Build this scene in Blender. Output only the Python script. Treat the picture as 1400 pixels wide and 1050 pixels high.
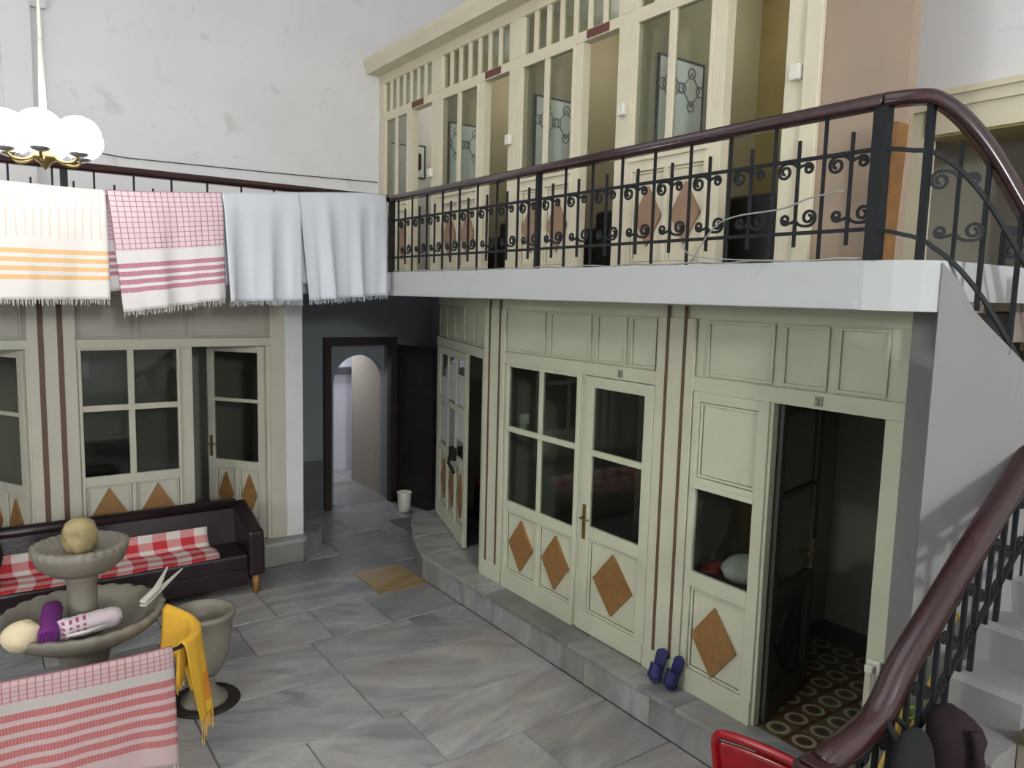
import bpy, bmesh, math, random
from mathutils import Vector, Matrix
for o in list(bpy.data.objects): bpy.data.objects.remove(o)
S = bpy.context.scene
COL = S.collection
rnd = random.Random(7)
PI = math.pi

# ------------------------------------------------------------------ camera
CAM = Vector((0, 0, 3.1))
RX, RY, RZ = Vector((0.8172, -0.5758, 0.0253)), Vector((-0.0449, -0.1076, -0.9932)), Vector((0.5746, 0.8105, -0.1138))
cam = bpy.data.cameras.new('camera'); co = bpy.data.objects.new('camera', cam); COL.objects.link(co)
cam.sensor_width = 36; cam.lens = 1040 / 1400 * 36; cam.clip_start = 0.05
mw = Matrix((RX, -RY, -RZ)).transposed().to_4x4(); mw.translation = CAM
co.matrix_world = mw
S.camera = co

# ------------------------------------------------------------------ world, lights, exposure
S.view_settings.view_transform = 'Standard'; S.view_settings.look = 'None'
S.view_settings.gamma = 1; S.view_settings.use_curve_mapping = False
S.view_settings.exposure = 0.0
w = bpy.data.worlds.new('world'); S.world = w; w.use_nodes = True
w.node_tree.nodes['Background'].inputs[0].default_value = (0.55, 0.6, 0.7, 1)
w.node_tree.nodes['Background'].inputs[1].default_value = 0.25

def lamp(name, kind, loc, energy, color, size=0.2, rot=(0, 0, 0), sy=None):
    l = bpy.data.lights.new(name, kind); l.energy = energy; l.color = color
    if kind == 'AREA':
        l.size = size
        if sy: l.shape = 'RECTANGLE'; l.size_y = sy
    else: l.shadow_soft_size = size
    o = bpy.data.objects.new(name, l); o.location = loc; o.rotation_euler = rot; COL.objects.link(o)
    return o
# soft unseen fill added under the ceiling, the corridor daylight behind the far door
lamp('ceiling_fill_light', 'AREA', (-0.5, 3.0, 8.3), 110, (0.93, 0.97, 1.0), 5.0, (0, 0, 0), 5.0)
lamp('left_gallery_light', 'POINT', (-6.4, 3.0, 3.85), 400, (0.94, 1.0, 0.99), 0.3)
lamp('near_fill_light', 'POINT', (-0.4, -7.2, 4.6), 1400, (0.94, 0.99, 1.0), 0.3)  # unseen fill added behind the viewer to brighten the back wall
for yb in (8.7, 7.2, 5.6, 4.0): lamp('cabin_bulb', 'POINT', (5.5, yb, 5.6), 10, (1.0, 0.96, 0.86), 0.08)
lamp('corridor_daylight', 'AREA', (4.3, 11.9, 2.75), 38, (0.86, 0.9, 1.0), 1.0)
GLOBE_STRENGTH = 7.5

# ------------------------------------------------------------------ helpers
def lin(c):
    c = c / 255.0
    return c / 12.92 if c <= 0.04045 else ((c + 0.055) / 1.055) ** 2.4
def rgb(r, g, b): return (lin(r), lin(g), lin(b), 1)

class NT:
    """Small wrapper to write node maths as expressions."""
    def __init__(s, m): s.t = m.node_tree; s.n = s.t.nodes; s.l = s.t.links
    def val(s, v): return V(s, v)
    def node(s, typ, **kw):
        n = s.n.new(typ)
        for k, v in kw.items(): setattr(n, k, v)
        return n
    def link(s, a, b): s.l.new(a.s if isinstance(a, V) else a, b)
    def math(s, op, a, b=None, c=None):
        n = s.node('ShaderNodeMath', operation=op)
        for i, x in enumerate((a, b, c)):
            if x is None: continue
            if isinstance(x, V): s.l.new(x.s, n.inputs[i])
            else: n.inputs[i].default_value = x
        return V(s, n.outputs[0])
    def mix(s, f, a, b):
        n = s.node('ShaderNodeMix', data_type='RGBA')
        for sock, x in ((n.inputs[0], f), (n.inputs[6], a), (n.inputs[7], b)):
            if isinstance(x, V): s.l.new(x.s, sock)
            else: sock.default_value = x
        return V(s, n.outputs[2])
    def uv(s):
        n = s.node('ShaderNodeUVMap'); x = s.node('ShaderNodeSeparateXYZ'); s.l.new(n.outputs[0], x.inputs[0])
        return V(s, x.outputs[0]), V(s, x.outputs[1])
class V:
    def __init__(s, nt, sock): s.nt = nt; s.s = sock
    def __add__(s, o): return s.nt.math('ADD', s, o)
    __radd__ = __add__
    def __sub__(s, o): return s.nt.math('SUBTRACT', s, o)
    def __mul__(s, o): return s.nt.math('MULTIPLY', s, o)
    __rmul__ = __mul__
    def fract(s): return s.nt.math('FRACT', s)
    def lt(s, o): return s.nt.math('LESS_THAN', s, o)
    def gt(s, o): return s.nt.math('GREATER_THAN', s, o)
    def mx(s, o): return s.nt.math('MAXIMUM', s, o)

MATS = {}
def base_mat(name, rough=0.6, metal=0.0, spec=0.5):
    m = bpy.data.materials.new(name); m.use_nodes = True
    b = m.node_tree.nodes['Principled BSDF']
    b.inputs['Roughness'].default_value = rough; b.inputs['Metallic'].default_value = metal
    b.inputs['Specular IOR Level'].default_value = spec
    MATS[name] = m
    return m, b, NT(m)
def paint(name, c, rough=0.6, metal=0.0, var=0.08, scale=6.0, bump=0.0, spec=0.5, bscale=40, c2=None, obj_random=False):
    """Colour with soft noise wear, optional bump."""
    m, b, t = base_mat(name, rough, metal, spec)
    tc = t.node('ShaderNodeTexCoord')
    n = t.node('ShaderNodeTexNoise'); n.inputs['Scale'].default_value = scale; n.inputs['Detail'].default_value = 5
    t.l.new(tc.outputs['Object'], n.inputs['Vector'])
    a = rgb(*c); d = rgb(*c2) if c2 else tuple(x * (1 - 2.2 * var) for x in a[:3]) + (1,)
    f = t.math('MULTIPLY_ADD', V(t, n.outputs[0]), 2.2, -0.6); f.s.node.use_clamp = True
    col = t.mix(f, a, d)
    t.link(col, b.inputs['Base Color'])
    if bump:
        n2 = t.node('ShaderNodeTexNoise'); n2.inputs['Scale'].default_value = bscale; n2.inputs['Detail'].default_value = 4
        t.l.new(tc.outputs['Object'], n2.inputs['Vector'])
        bp = t.node('ShaderNodeBump'); bp.inputs['Strength'].default_value = bump; bp.inputs['Distance'].default_value = 0.01
        t.l.new(n2.outputs[0], bp.inputs['Height']); t.l.new(bp.outputs[0], b.inputs['Normal'])
    return m
def plaster(name, c, stain, patch=0.5):
    m, b, t = base_mat(name, 0.85, 0, 0.3)
    tc = t.node('ShaderNodeTexCoord')
    def noise(sc, det, vec=None, dist=0):
        n = t.node('ShaderNodeTexNoise'); n.inputs['Scale'].default_value = sc; n.inputs['Detail'].default_value = det
        n.inputs['Distortion'].default_value = dist
        t.l.new(tc.outputs['Object'], n.inputs['Vector']); return V(t, n.outputs[0])
    big = noise(0.9, 4); mid = noise(3.2, 6, dist=0.6); fine = noise(18, 6)
    f1 = t.math('MULTIPLY_ADD', big, 3.0, -1.1); f1.s.node.use_clamp = True
    f2 = t.math('MULTIPLY_ADD', mid, 9.0, -5.7); f2.s.node.use_clamp = True
    a = rgb(*c); d = rgb(*stain)
    col = t.mix(f1 * (0.35 * patch), a, d); col = t.mix(f2 * patch * 0.8, col, d)
    # thin cracks
    vo = t.node('ShaderNodeTexVoronoi', feature='DISTANCE_TO_EDGE'); vo.inputs['Scale'].default_value = 0.55
    mp = t.node('ShaderNodeMixRGB'); mp.blend_type = 'ADD'; mp.inputs[0].default_value = 0.35
    nn = t.node('ShaderNodeTexNoise'); nn.inputs['Scale'].default_value = 2.5; nn.inputs['Detail'].default_value = 8
    t.l.new(tc.outputs['Object'], nn.inputs['Vector']); t.l.new(tc.outputs['Object'], mp.inputs[1]); t.l.new(nn.outputs['Color'], mp.inputs[2])
    t.l.new(mp.outputs[0], vo.inputs['Vector'])
    ck = V(t, vo.outputs['Distance']).lt(0.0025) * (mid.gt(0.56)) * 0.12
    col = t.mix(ck, col, rgb(120, 112, 108))
    t.link(col, b.inputs['Base Color'])
    bp = t.node('ShaderNodeBump'); bp.inputs['Strength'].default_value = 0.25; bp.inputs['Distance'].default_value = 0.02
    t.link(mid * 0.7 + fine * 0.2, bp.inputs['Height']); t.l.new(bp.outputs[0], b.inputs['Normal'])
    return m
def marble(name, c, vein, tint, rough=0.22, vs=1.6):
    """Veined marble, shifted and tinted for every single slab."""
    m, b, t = base_mat(name, rough, 0, 0.5)
    tc = t.node('ShaderNodeTexCoord'); oi = t.node('ShaderNodeObjectInfo')
    r = V(t, oi.outputs['Random'])
    cmb = t.node('ShaderNodeCombineXYZ')
    t.link(r * 37.0, cmb.inputs[0]); t.link(r * 91.0, cmb.inputs[1]); t.link(r * 13.0, cmb.inputs[2])
    rot = t.node('ShaderNodeVectorRotate', rotation_type='Z_AXIS')
    t.l.new(tc.outputs['Object'], rot.inputs['Vector']); t.link(t.math('MULTIPLY_ADD', (r * 17.3).fract(), 1.2, -0.3), rot.inputs['Angle'])
    add = t.node('ShaderNodeVectorMath', operation='ADD'); t.l.new(rot.outputs[0], add.inputs[0]); t.l.new(cmb.outputs[0], add.inputs[1])
    sc = t.node('ShaderNodeVectorMath', operation='MULTIPLY'); sc.inputs[1].default_value = (0.8, 3.0, 1.0); t.l.new(add.outputs[0], sc.inputs[0])
    n = t.node('ShaderNodeTexNoise'); n.inputs['Scale'].default_value = vs; n.inputs['Detail'].default_value = 9; n.inputs['Roughness'].default_value = 0.62; n.inputs['Distortion'].default_value = 0.8
    t.l.new(sc.outputs[0], n.inputs['Vector'])
    f = t.math('MULTIPLY_ADD', V(t, n.outputs[0]), 3.4, -1.25); f.s.node.use_clamp = True
    n2 = t.node('ShaderNodeTexNoise'); n2.inputs['Scale'].default_value = 1.1; n2.inputs['Detail'].default_value = 3
    t.l.new(add.outputs[0], n2.inputs['Vector'])
    g = t.math('MULTIPLY_ADD', V(t, n2.outputs[0]), 2.6, -1.0); g.s.node.use_clamp = True
    col = t.mix(f, rgb(*c), rgb(*vein)); col = t.mix(g * 0.55, col, rgb(*tint))
    # slab to slab tone: some slabs much greyer
    k = (r * 7.7).fract()
    dk = t.math('MULTIPLY_ADD', k, 2.2, -1.2); dk.s.node.use_clamp = True
    col = t.mix(dk * 0.55, col, tuple(x * 0.42 for x in rgb(*vein)[:3]) + (1,))
    t.link(col, b.inputs['Base Color'])
    t.link(t.math('MULTIPLY_ADD', V(t, n.outputs[0]), 0.35, rough - 0.1), b.inputs['Roughness'])
    return m
def glass(name, tint=(228, 232, 228), rough=0.03):
    m = bpy.data.materials.new(name); m.use_nodes = True; t = NT(m)
    for n in list(t.n):
        if n.type != 'OUTPUT_MATERIAL': t.n.remove(n)
    tr = t.node('ShaderNodeBsdfTransparent'); tr.inputs[0].default_value = rgb(*tint)
    gl = t.node('ShaderNodeBsdfGlossy'); gl.inputs[0].default_value = (1, 1, 1, 1); gl.inputs['Roughness'].default_value = rough
    lw = t.node('ShaderNodeLayerWeight'); lw.inputs[0].default_value = 0.5
    fac = t.math('MULTIPLY_ADD', t.math('POWER', V(t, lw.outputs['Facing']), 5.0), 0.5, 0.028)
    mx = t.node('ShaderNodeMixShader'); t.link(fac, mx.inputs[0]); t.l.new(tr.outputs[0], mx.inputs[1]); t.l.new(gl.outputs[0], mx.inputs[2])
    t.l.new(mx.outputs[0], t.n['Material Output'].inputs[0]); MATS[name] = m
    return m
def emit(name, c, s):
    m, b, t = base_mat(name, 0.4)
    b.inputs['Base Color'].default_value = c; b.inputs['Emission Color'].default_value = c; b.inputs['Emission Strength'].default_value = s
    return m
def cloth(name, fn, rough=0.9):
    """fn(nt, u, v) -> colour; with a fine weave bump."""
    m, b, t = base_mat(name, rough, 0, 0.2)
    u, v = t.uv()
    t.link(fn(t, u, v), b.inputs['Base Color'])
    tc = t.node('ShaderNodeTexCoord'); n = t.node('ShaderNodeTexNoise'); n.inputs['Scale'].default_value = 160; n.inputs['Detail'].default_value = 2
    t.l.new(tc.outputs['Object'], n.inputs['Vector'])
    bp = t.node('ShaderNodeBump'); bp.inputs['Strength'].default_value = 0.25; bp.inputs['Distance'].default_value = 0.004
    t.l.new(n.outputs[0], bp.inputs['Height']); t.l.new(bp.outputs[0], b.inputs['Normal'])
    return m

class MB:
    def __init__(s): s.v = []; s.f = []; s.sm = []; s.uv = None
    def add(s, vs, fs, smooth=False):
        k = len(s.v); s.v += [tuple(v) for v in vs]; s.f += [tuple(i + k for i in f) for f in fs]; s.sm += [smooth] * len(fs)
        return s
    def box(s, x0, x1, y0, y1, z0, z1):
        return s.hexa([(x0, y0, z0), (x1, y0, z0), (x1, y1, z0), (x0, y1, z0), (x0, y0, z1), (x1, y0, z1), (x1, y1, z1), (x0, y1, z1)])
    def hexa(s, p): return s.add(p, [(0, 3, 2, 1), (4, 5, 6, 7), (0, 1, 5, 4), (1, 2, 6, 5), (2, 3, 7, 6), (3, 0, 4, 7)])
    def prism(s, pts, z0, z1):
        n = len(pts); v = [(x, y, z0) for x, y in pts] + [(x, y, z1) for x, y in pts]
        return s.add(v, [tuple(range(n - 1, -1, -1)), tuple(range(n, 2 * n))] + [(i, (i + 1) % n, n + (i + 1) % n, n + i) for i in range(n)])
    def lathe(s, prof, c=(0, 0, 0), seg=32, caps=True, wob=None):
        v = []; n = len(prof)
        for i in range(seg):
            a = 2 * PI * i / seg
            for j, (r, z) in enumerate(prof):
                k = wob(a, j) if wob else (1, 0)
                v.append((c[0] + r * k[0] * math.cos(a), c[1] + r * k[0] * math.sin(a), c[2] + z + k[1]))
        f = []
        for i in range(seg):
            i2 = (i + 1) % seg
            for j in range(n - 1): f.append((i * n + j, i2 * n + j, i2 * n + j + 1, i * n + j + 1))
        s.add(v, f, True)
        if caps:
            for j, fl in ((0, True), (n - 1, False)):
                if prof[j][0] > 1e-4:
                    idx = [i * n + j for i in range(seg)]
                    if fl: idx.reverse()
                    k = len(s.v) - len(v); s.f.append(tuple(q + k for q in idx)); s.sm.append(False)
        return s
    def sweep(s, path, prof, smooth=True, up=Vector((0, 0, 1)), closed=False, scale=None):
        """profile points (side, up) swept along the path."""
        P = [Vector(p) for p in path]; n = len(P); m = len(prof); v = []
        for i in range(n):
            if closed: t = (P[(i + 1) % n] - P[i - 1]).normalized()
            else:
                t = Vector((0, 0, 0))
                if i: t += (P[i] - P[i - 1]).normalized()
                if i < n - 1: t += (P[i + 1] - P[i]).normalized()
                t.normalize()
            r = t.cross(up)
            if r.length < 1e-3: r = t.cross(Vector((0, 1, 0)))
            r.normalize(); u = r.cross(t)
            k = scale[i] if scale else 1
            for a, b in prof: v.append(P[i] + r * a * k + u * b * k)
        f = []
        for i in range(n if closed else n - 1):
            i2 = (i + 1) % n
            for j in range(m): f.append((i * m + j, i * m + (j + 1) % m, i2 * m + (j + 1) % m, i2 * m + j))
        if not closed: f += [tuple(range(m - 1, -1, -1)), tuple(range((n - 1) * m, n * m))]
        return s.add(v, f, smooth)
    def tube(s, path, r, seg=8, **kw):
        return s.sweep(path, [(r * math.cos(2 * PI * i / seg), r * math.sin(2 * PI * i / seg)) for i in range(seg)], True, **kw)
    def bar(s, a, b, w, d=None):
        d = d or w
        return s.sweep([a, b], [(-w / 2, -d / 2), (w / 2, -d / 2), (w / 2, d / 2), (-w / 2, d / 2)], False)
    def sphere(s, c, r, sz=1.0, seg=20, rings=12):
        return s.lathe([(max(r * math.sin(PI * j / rings), 1e-5), -r * sz * math.cos(PI * j / rings)) for j in range(rings + 1)], c, seg, False)
    def blob(s, c, rx, ry, rz, seed=0, amp=0.15, seg=18, rings=10, rot=0.0):
        q = random.Random(seed); ph = [(q.uniform(0, 6.3), q.randint(1, 4), q.randint(1, 4)) for _ in range(5)]
        v = []; ca, sa = math.cos(rot), math.sin(rot)
        for j in range(rings + 1):
            th = PI * j / rings
            for i in range(seg):
                a = 2 * PI * i / seg
                k = 1 + amp * sum(math.sin(p + m * a + n * th) for p, m, n in ph) / 2.2 * math.sin(th)
                x, y, z = rx * k * math.sin(th) * math.cos(a), ry * k * math.sin(th) * math.sin(a), -rz * k * math.cos(th)
                v.append((c[0] + x * ca - y * sa, c[1] + x * sa + y * ca, max(c[2] + z, c[2] - rz)))
        f = []
        for j in range(rings):
            for i in range(seg):
                i2 = (i + 1) % seg; f.append((j * seg + i, j * seg + i2, (j + 1) * seg + i2, (j + 1) * seg + i))
        return s.add(v, f, True)
    def grid(s, fn, nu, nv, smooth=True):
        """fn(u,v)->xyz for u,v in 0..1, with uv layer."""
        k = len(s.v); v = [fn(i / nu, j / nv) for j in range(nv + 1) for i in range(nu + 1)]
        f = []
        if s.uv is None: s.uv = {}
        for j in range(nv + 1):
            for i in range(nu + 1): s.uv[k + j * (nu + 1) + i] = (i / nu, j / nv)
        for j in range(nv):
            for i in range(nu):
                a = j * (nu + 1) + i; f.append((a, a + 1, a + nu + 2, a + nu + 1))
        return s.add(v, f, smooth)
    def mesh(s, name, off=(0, 0, 0)):
        me = bpy.data.meshes.new(name)
        me.from_pydata([(x - off[0], y - off[1], z - off[2]) for x, y, z in s.v], [], s.f)
        me.polygons.foreach_set('use_smooth', s.sm)
        if s.uv:
            ul = me.uv_layers.new(name='UVMap')
            for l in me.loops: ul.data[l.index].uv = s.uv.get(l.vertex_index, (0.5, 0.5))
        me.update()
        return me

def tag(o, label=None, cat=None, group=None, kind=None):
    if label: o['label'] = label
    if cat: o['category'] = cat
    if group: o['group'] = group
    if kind: o['kind'] = kind
    return o
WP = {}                                        # world position of each object (nothing is rotated)
def empty(name, loc, label=None, cat=None, group=None, kind=None):
    o = bpy.data.objects.new(name, None); o.empty_display_size = 0.1; o.location = loc; COL.objects.link(o)
    WP[o.name] = Vector(loc)
    return tag(o, label, cat, group, kind)
def setmat(me, m):
    if isinstance(m, str): m = MATS[m]
    me.materials.append(m)
def link_mesh(name, me, loc, parent=None):
    """object with its mesh origin at world location loc"""
    o = bpy.data.objects.new(name, me); COL.objects.link(o)
    WP[o.name] = Vector(loc)
    if parent: o.parent = parent; o.location = Vector(loc) - WP[parent.name]
    else: o.location = loc
    return o
def put(name, mb, m, parent=None, label=None, cat=None, group=None, kind=None, solid=0, bevel=0, sub=0, local=False):
    xs = [v[0] for v in mb.v]; ys = [v[1] for v in mb.v]; zs = [v[2] for v in mb.v]
    loc = ((min(xs) + max(xs)) / 2, (min(ys) + max(ys)) / 2, min(zs))
    me = mb.mesh(name, loc); setmat(me, m)
    o = link_mesh(name, me, loc, parent); tag(o, label, cat, group, kind)
    if sub:
        q = o.modifiers.new('sub', 'SUBSURF'); q.levels = sub; q.render_levels = sub
    if solid:
        q = o.modifiers.new('solid', 'SOLIDIFY'); q.thickness = solid; q.offset = 0
    if bevel:
        q = o.modifiers.new('bev', 'BEVEL'); q.width = bevel; q.segments = 2; q.limit_method = 'ANGLE'
    return o
def box(*a): return MB().box(*a)
def copy_tree(o, d, parent=None):
    """copy a thing and its children, moved by d"""
    c = o.copy(); COL.objects.link(c); c.parent = parent
    WP[c.name] = WP[o.name] + Vector(d)
    if not parent: c.location = Vector(o.location) + Vector(d)
    for ch in list(o.children): copy_tree(ch, d, c)
    return c

class Fr:
    """wall frame: u along the wall, d out of the wall, z up"""
    def __init__(s, o, udir, n): s.o = Vector((o[0], o[1], 0)); s.u = Vector((udir[0], udir[1], 0)).normalized(); s.n = Vector((n[0], n[1], 0)).normalized()
    def p(s, u, z, d=0): q = s.o + s.u * u + s.n * d; return (q.x, q.y, z)
    def box(s, mb, u0, u1, z0, z1, d0, d1):
        P = s.p
        return mb.hexa([P(u0, z0, d1), P(u1, z0, d1), P(u1, z0, d0), P(u0, z0, d0), P(u0, z1, d1), P(u1, z1, d1), P(u1, z1, d0), P(u0, z1, d0)])
    def B(s, *a): return s.box(MB(), *a)
    def rect(s, u0, u1, z0, z1, d0, d1, w):
        mb = MB()
        s.box(mb, u0, u1, z0, z0 + w, d0, d1); s.box(mb, u0, u1, z1 - w, z1, d0, d1)
        s.box(mb, u0, u0 + w, z0 + w, z1 - w, d0, d1); s.box(mb, u1 - w, u1, z0 + w, z1 - w, d0, d1)
        return mb
    def diamond(s, u, z, a, b, d0, d1):
        P = s.p; c = [(u, z - b), (u + a, z), (u, z + b), (u - a, z)]
        v = [P(x, y, d1) for x, y in c] + [P(x, y, d0) for x, y in c]
        return MB().add(v, [(0, 1, 2, 3), (7, 6, 5, 4)] + [(i, i + 4, (i + 1) % 4 + 4, (i + 1) % 4) for i in range(4)])

# ------------------------------------------------------------------ materials
plaster('wall_plaster', (224, 222, 222), (200, 194, 190), 0.8)
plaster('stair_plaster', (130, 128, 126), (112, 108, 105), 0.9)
plaster('slab_plaster', (180, 182, 181), (168, 166, 162), 0.5)
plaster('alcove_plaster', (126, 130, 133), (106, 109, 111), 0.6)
plaster('passage_plaster', (158, 150, 138), (136, 128, 116), 0.6)
plaster('corridor_plaster', (214, 213, 220), (190, 188, 194), 0.7)
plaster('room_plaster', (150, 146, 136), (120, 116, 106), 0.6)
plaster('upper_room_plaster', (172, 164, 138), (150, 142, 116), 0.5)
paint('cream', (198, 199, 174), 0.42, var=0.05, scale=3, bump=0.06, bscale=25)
paint('cream_upper', (218, 208, 182), 0.45, var=0.05, scale=3, bump=0.05)
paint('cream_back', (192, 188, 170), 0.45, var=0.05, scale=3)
paint('cream_grey', (172, 166, 152), 0.5, var=0.06, scale=3)
paint('beige_wall', (158, 138, 119), 0.6, var=0.06, scale=2)
paint('white_paint', (222, 222, 220), 0.5, var=0.04)
paint('groove_brown', (106, 80, 62), 0.6, var=0.15)
paint('diamond_upper', (158, 126, 100), 0.5, var=0.1)
paint('diamond_brown', (148, 108, 62), 0.45, var=0.12, scale=14)
paint('olive_wall', (150, 134, 88), 0.6, var=0.06)
paint('brown_wood', (140, 96, 48), 0.5, var=0.2, scale=9)
paint('dark_wood', (44, 34, 32), 0.5, var=0.25, scale=7)
paint('iron', (34, 36, 38), 0.6, var=0.1, spec=0.2)
paint('rail_wood', (54, 27, 30), 0.22, var=0.2, scale=6, spec=0.6)
paint('leather', (42, 27, 32), 0.33, var=0.2, scale=5, bump=0.15, bscale=30)
paint('black_leather', (20, 20, 22), 0.4, var=0.2)
paint('stone', (134, 127, 114), 0.5, var=0.12, scale=5, bump=0.25, bscale=30)
paint('gilt_stone', (176, 158, 112), 0.5, var=0.2, scale=12, bump=0.4, bscale=40)
paint('grout', (92, 92, 92), 0.8)
paint('dado', (92, 92, 94), 0.5, var=0.15, scale=4)
paint('brass', (150, 130, 80), 0.35, metal=0.8)
paint('chrome', (190, 190, 190), 0.25, metal=0.9)
paint('white_plastic', (225, 222, 208), 0.4)
paint('red_plastic', (168, 18, 30), 0.22, var=0.05, spec=0.6)
paint('red_cloth', (150, 46, 42), 0.9, var=0.15, scale=10)
paint('pinkred_cloth', (140, 82, 82), 0.9, var=0.2, scale=10)
paint('blue_rubber', (32, 38, 92), 0.55, var=0.15)
paint('purple_cloth', (110, 34, 116), 0.9, var=0.15, scale=10)
paint('cream_cloth', (226, 208, 172), 0.9, var=0.08, bump=0.3)
paint('white_cloth', (212, 208, 204), 0.9, var=0.08, bump=0.3)
paint('maroon_cloth', (34, 13, 16), 0.9, var=0.2)
paint('black_cloth', (15, 16, 17), 0.9, var=0.2)
paint('teal_cloth', (30, 70, 74), 0.9, var=0.2)
paint('yellow_plastic', (176, 146, 44), 0.4, var=0.1)
paint('orange_plastic', (170, 82, 44), 0.5, var=0.1)
paint('green_cord', (120, 200, 60), 0.5)
paint('wire', (70, 66, 66), 0.5)
paint('grey_cord', (150, 148, 144), 0.5)
paint('plaque_red', (104, 58, 46), 0.5)
paint('plate_grey', (150, 146, 132), 0.5)
paint('ink', (90, 86, 78), 0.6)
paint('paper', (205, 204, 200), 0.8, c2=(180, 184, 186), scale=18)
paint('curtain', (128, 122, 84), 0.9, var=0.15, scale=8)
paint('shaded_door', (62, 59, 49), 0.5)  # cabin cream darkened; shade inside the doorway is put into this colour
paint('tread_stone', (80, 73, 50), 0.55, var=0.15, scale=4)
paint('riser_stone', (150, 136, 122), 0.6, var=0.12, scale=4)
paint('mirror_glass', (232, 238, 238), 0.3, var=0.03, spec=0.8)
paint('etched', (138, 142, 138), 0.6)
paint('mirror_frame', (70, 68, 70), 0.5)
marble('marble_floor', (172, 172, 171), (122, 124, 127), (174, 158, 142))
marble('marble_step', (166, 166, 165), (116, 118, 118), (156, 148, 130), 0.3)
marble('marble_tan', (170, 146, 100), (140, 112, 66), (176, 166, 148), 0.28)
glass('pane_glass')
emit('globe_glow', (1.0, 0.985, 0.96, 1), GLOBE_STRENGTH)
# ------------------------------------------------------------------ setting: shell
ZS0, ZS1 = 3.08, 3.31            # gallery slab
PF = 0.27                        # cabin floor level
def st(name, mb, m, label=None, parent=None, **k):
    return put(name, mb, m, parent, label=label, kind=None if parent else 'structure', **k)

# courtyard floor: bed with single marble slabs
floor = st('floor', box(-7.2, 6.3, -8.0, 13.0, -0.12, -0.012), 'grout', 'grey and white veined marble slab floor of the courtyard')
def tile(x0, x1, y0, y1, m='marble_floor', parent=floor, ztop=0.0, th=0.012, name='tile', j=0.004):
    x0 += j; x1 -= j; y0 += j; y1 -= j
    zt = ztop + rnd.uniform(-0.0015, 0.0015); e = 0.004
    mb = MB(); mb.add([(x0, y0, ztop - th), (x1, y0, ztop - th), (x1, y1, ztop - th), (x0, y1, ztop - th),
                       (x0 + e, y0 + e, zt), (x1 - e, y0 + e, zt), (x1 - e, y1 - e, zt), (x0 + e, y1 - e, zt)],
                      [(4, 5, 6, 7), (0, 1, 5, 4), (1, 2, 6, 5), (2, 3, 7, 6), (3, 0, 4, 7)])
    return put(name, mb, m, parent)
rows = [2.1, 2.75, 3.45, 4.12, 4.82, 5.6, 6.28, 6.96, 7.66, 8.3]
pins = {4: [2.33], 5: [3.29], 3: [1.75], 6: [1.2, 2.55]}
for r in range(len(rows) - 1):
    y0, y1 = rows[r], rows[r + 1]
    xs = [-3.2]; x = -3.2
    while x < 3.9:
        x += rnd.uniform(0.85, 1.35); xs.append(x)
    xs = [x for x in xs if x < 3.55 and not any(abs(x - q) < 0.55 for q in pins.get(r, []))]
    xs = sorted(xs + pins.get(r, [])) + [3.9]
    if r == 7: xs = [x for x in xs if x < 2.9] + [3.33, 3.9]
    for i in range(len(xs) - 1):
        tan = r == 7 and abs(xs[i] - 3.33) < 0.01
        tile(xs[i], xs[i + 1], y0, y1, 'marble_tan' if tan else 'marble_floor')
for y0, y1, x0, x1 in ((8.3, 9.0, 3.45, 4.3), (8.3, 9.0, 4.3, 5.15), (9.0, 9.65, 3.45, 3.95), (9.0, 9.65, 3.95, 4.75), (9.0, 9.65, 4.75, 5.7), (9.65, 10.25, 3.45, 4.4), (9.65, 10.25, 4.4, 5.7),
                       (10.25, 10.9, 4.0, 5.1), (10.9, 11.6, 4.0, 5.1), (11.6, 12.4, 3.2, 4.4), (11.6, 12.4, 4.4, 5.8)):
    tile(x0, x1, y0, y1)
tile(3.04, 3.45, 8.3, 8.78); tile(5.15, 5.7, 8.58, 9.0); tile(3.9, 4.4, 7.1, 7.75); tile(3.9, 4.4, 7.75, 8.3); tile(4.4, 4.9, 8.3, 8.5)

# outer walls
wb = st('wall_back', box(-7.2, 6.3, 9.5, 9.7, ZS1, 8.6), 'wall_plaster', 'tall stained off-white plaster wall behind the far gallery')
st('wall_left', box(-7.4, -7.2, -8.2, 10.7, -0.1, 8.6), 'wall_plaster', 'off-white plaster wall on the left of the court')
st('wall_front', box(-7.2, 6.3, -8.2, -8.0, -0.1, 8.6), 'wall_plaster', 'off-white plaster wall behind the viewer')
st('wall_right', box(6.2, 6.4, 3.2, 9.5, ZS1, 8.6), 'wall_plaster', 'plaster wall above and behind the upper cabins')
st('ceiling', box(-7.4, 6.4, -8.2, 9.7, 8.6, 8.8), 'wall_plaster', 'plain plaster ceiling high over the court')
st('wall_right_stair', MB().box(5.3, 5.4, 0.4, 3.2, 4.5, 8.6).box(5.3, 5.4, -8.0, 0.4, 0.0, 8.6), 'wall_plaster', 'plaster wall above the landing opening')
# pilaster strip on the back wall, left edge of the picture
st('trim_1', box(0.34, 0.6, 9.38, 9.5, ZS1, 8.6), 'wall_plaster', 'shallow plaster pilaster on the back wall behind the lamp')
st('trim_2', box(0.6, 0.74, 9.44, 9.5, 5.9, 8.6), 'wall_plaster', 'thin plaster strip beside the pilaster')

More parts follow.
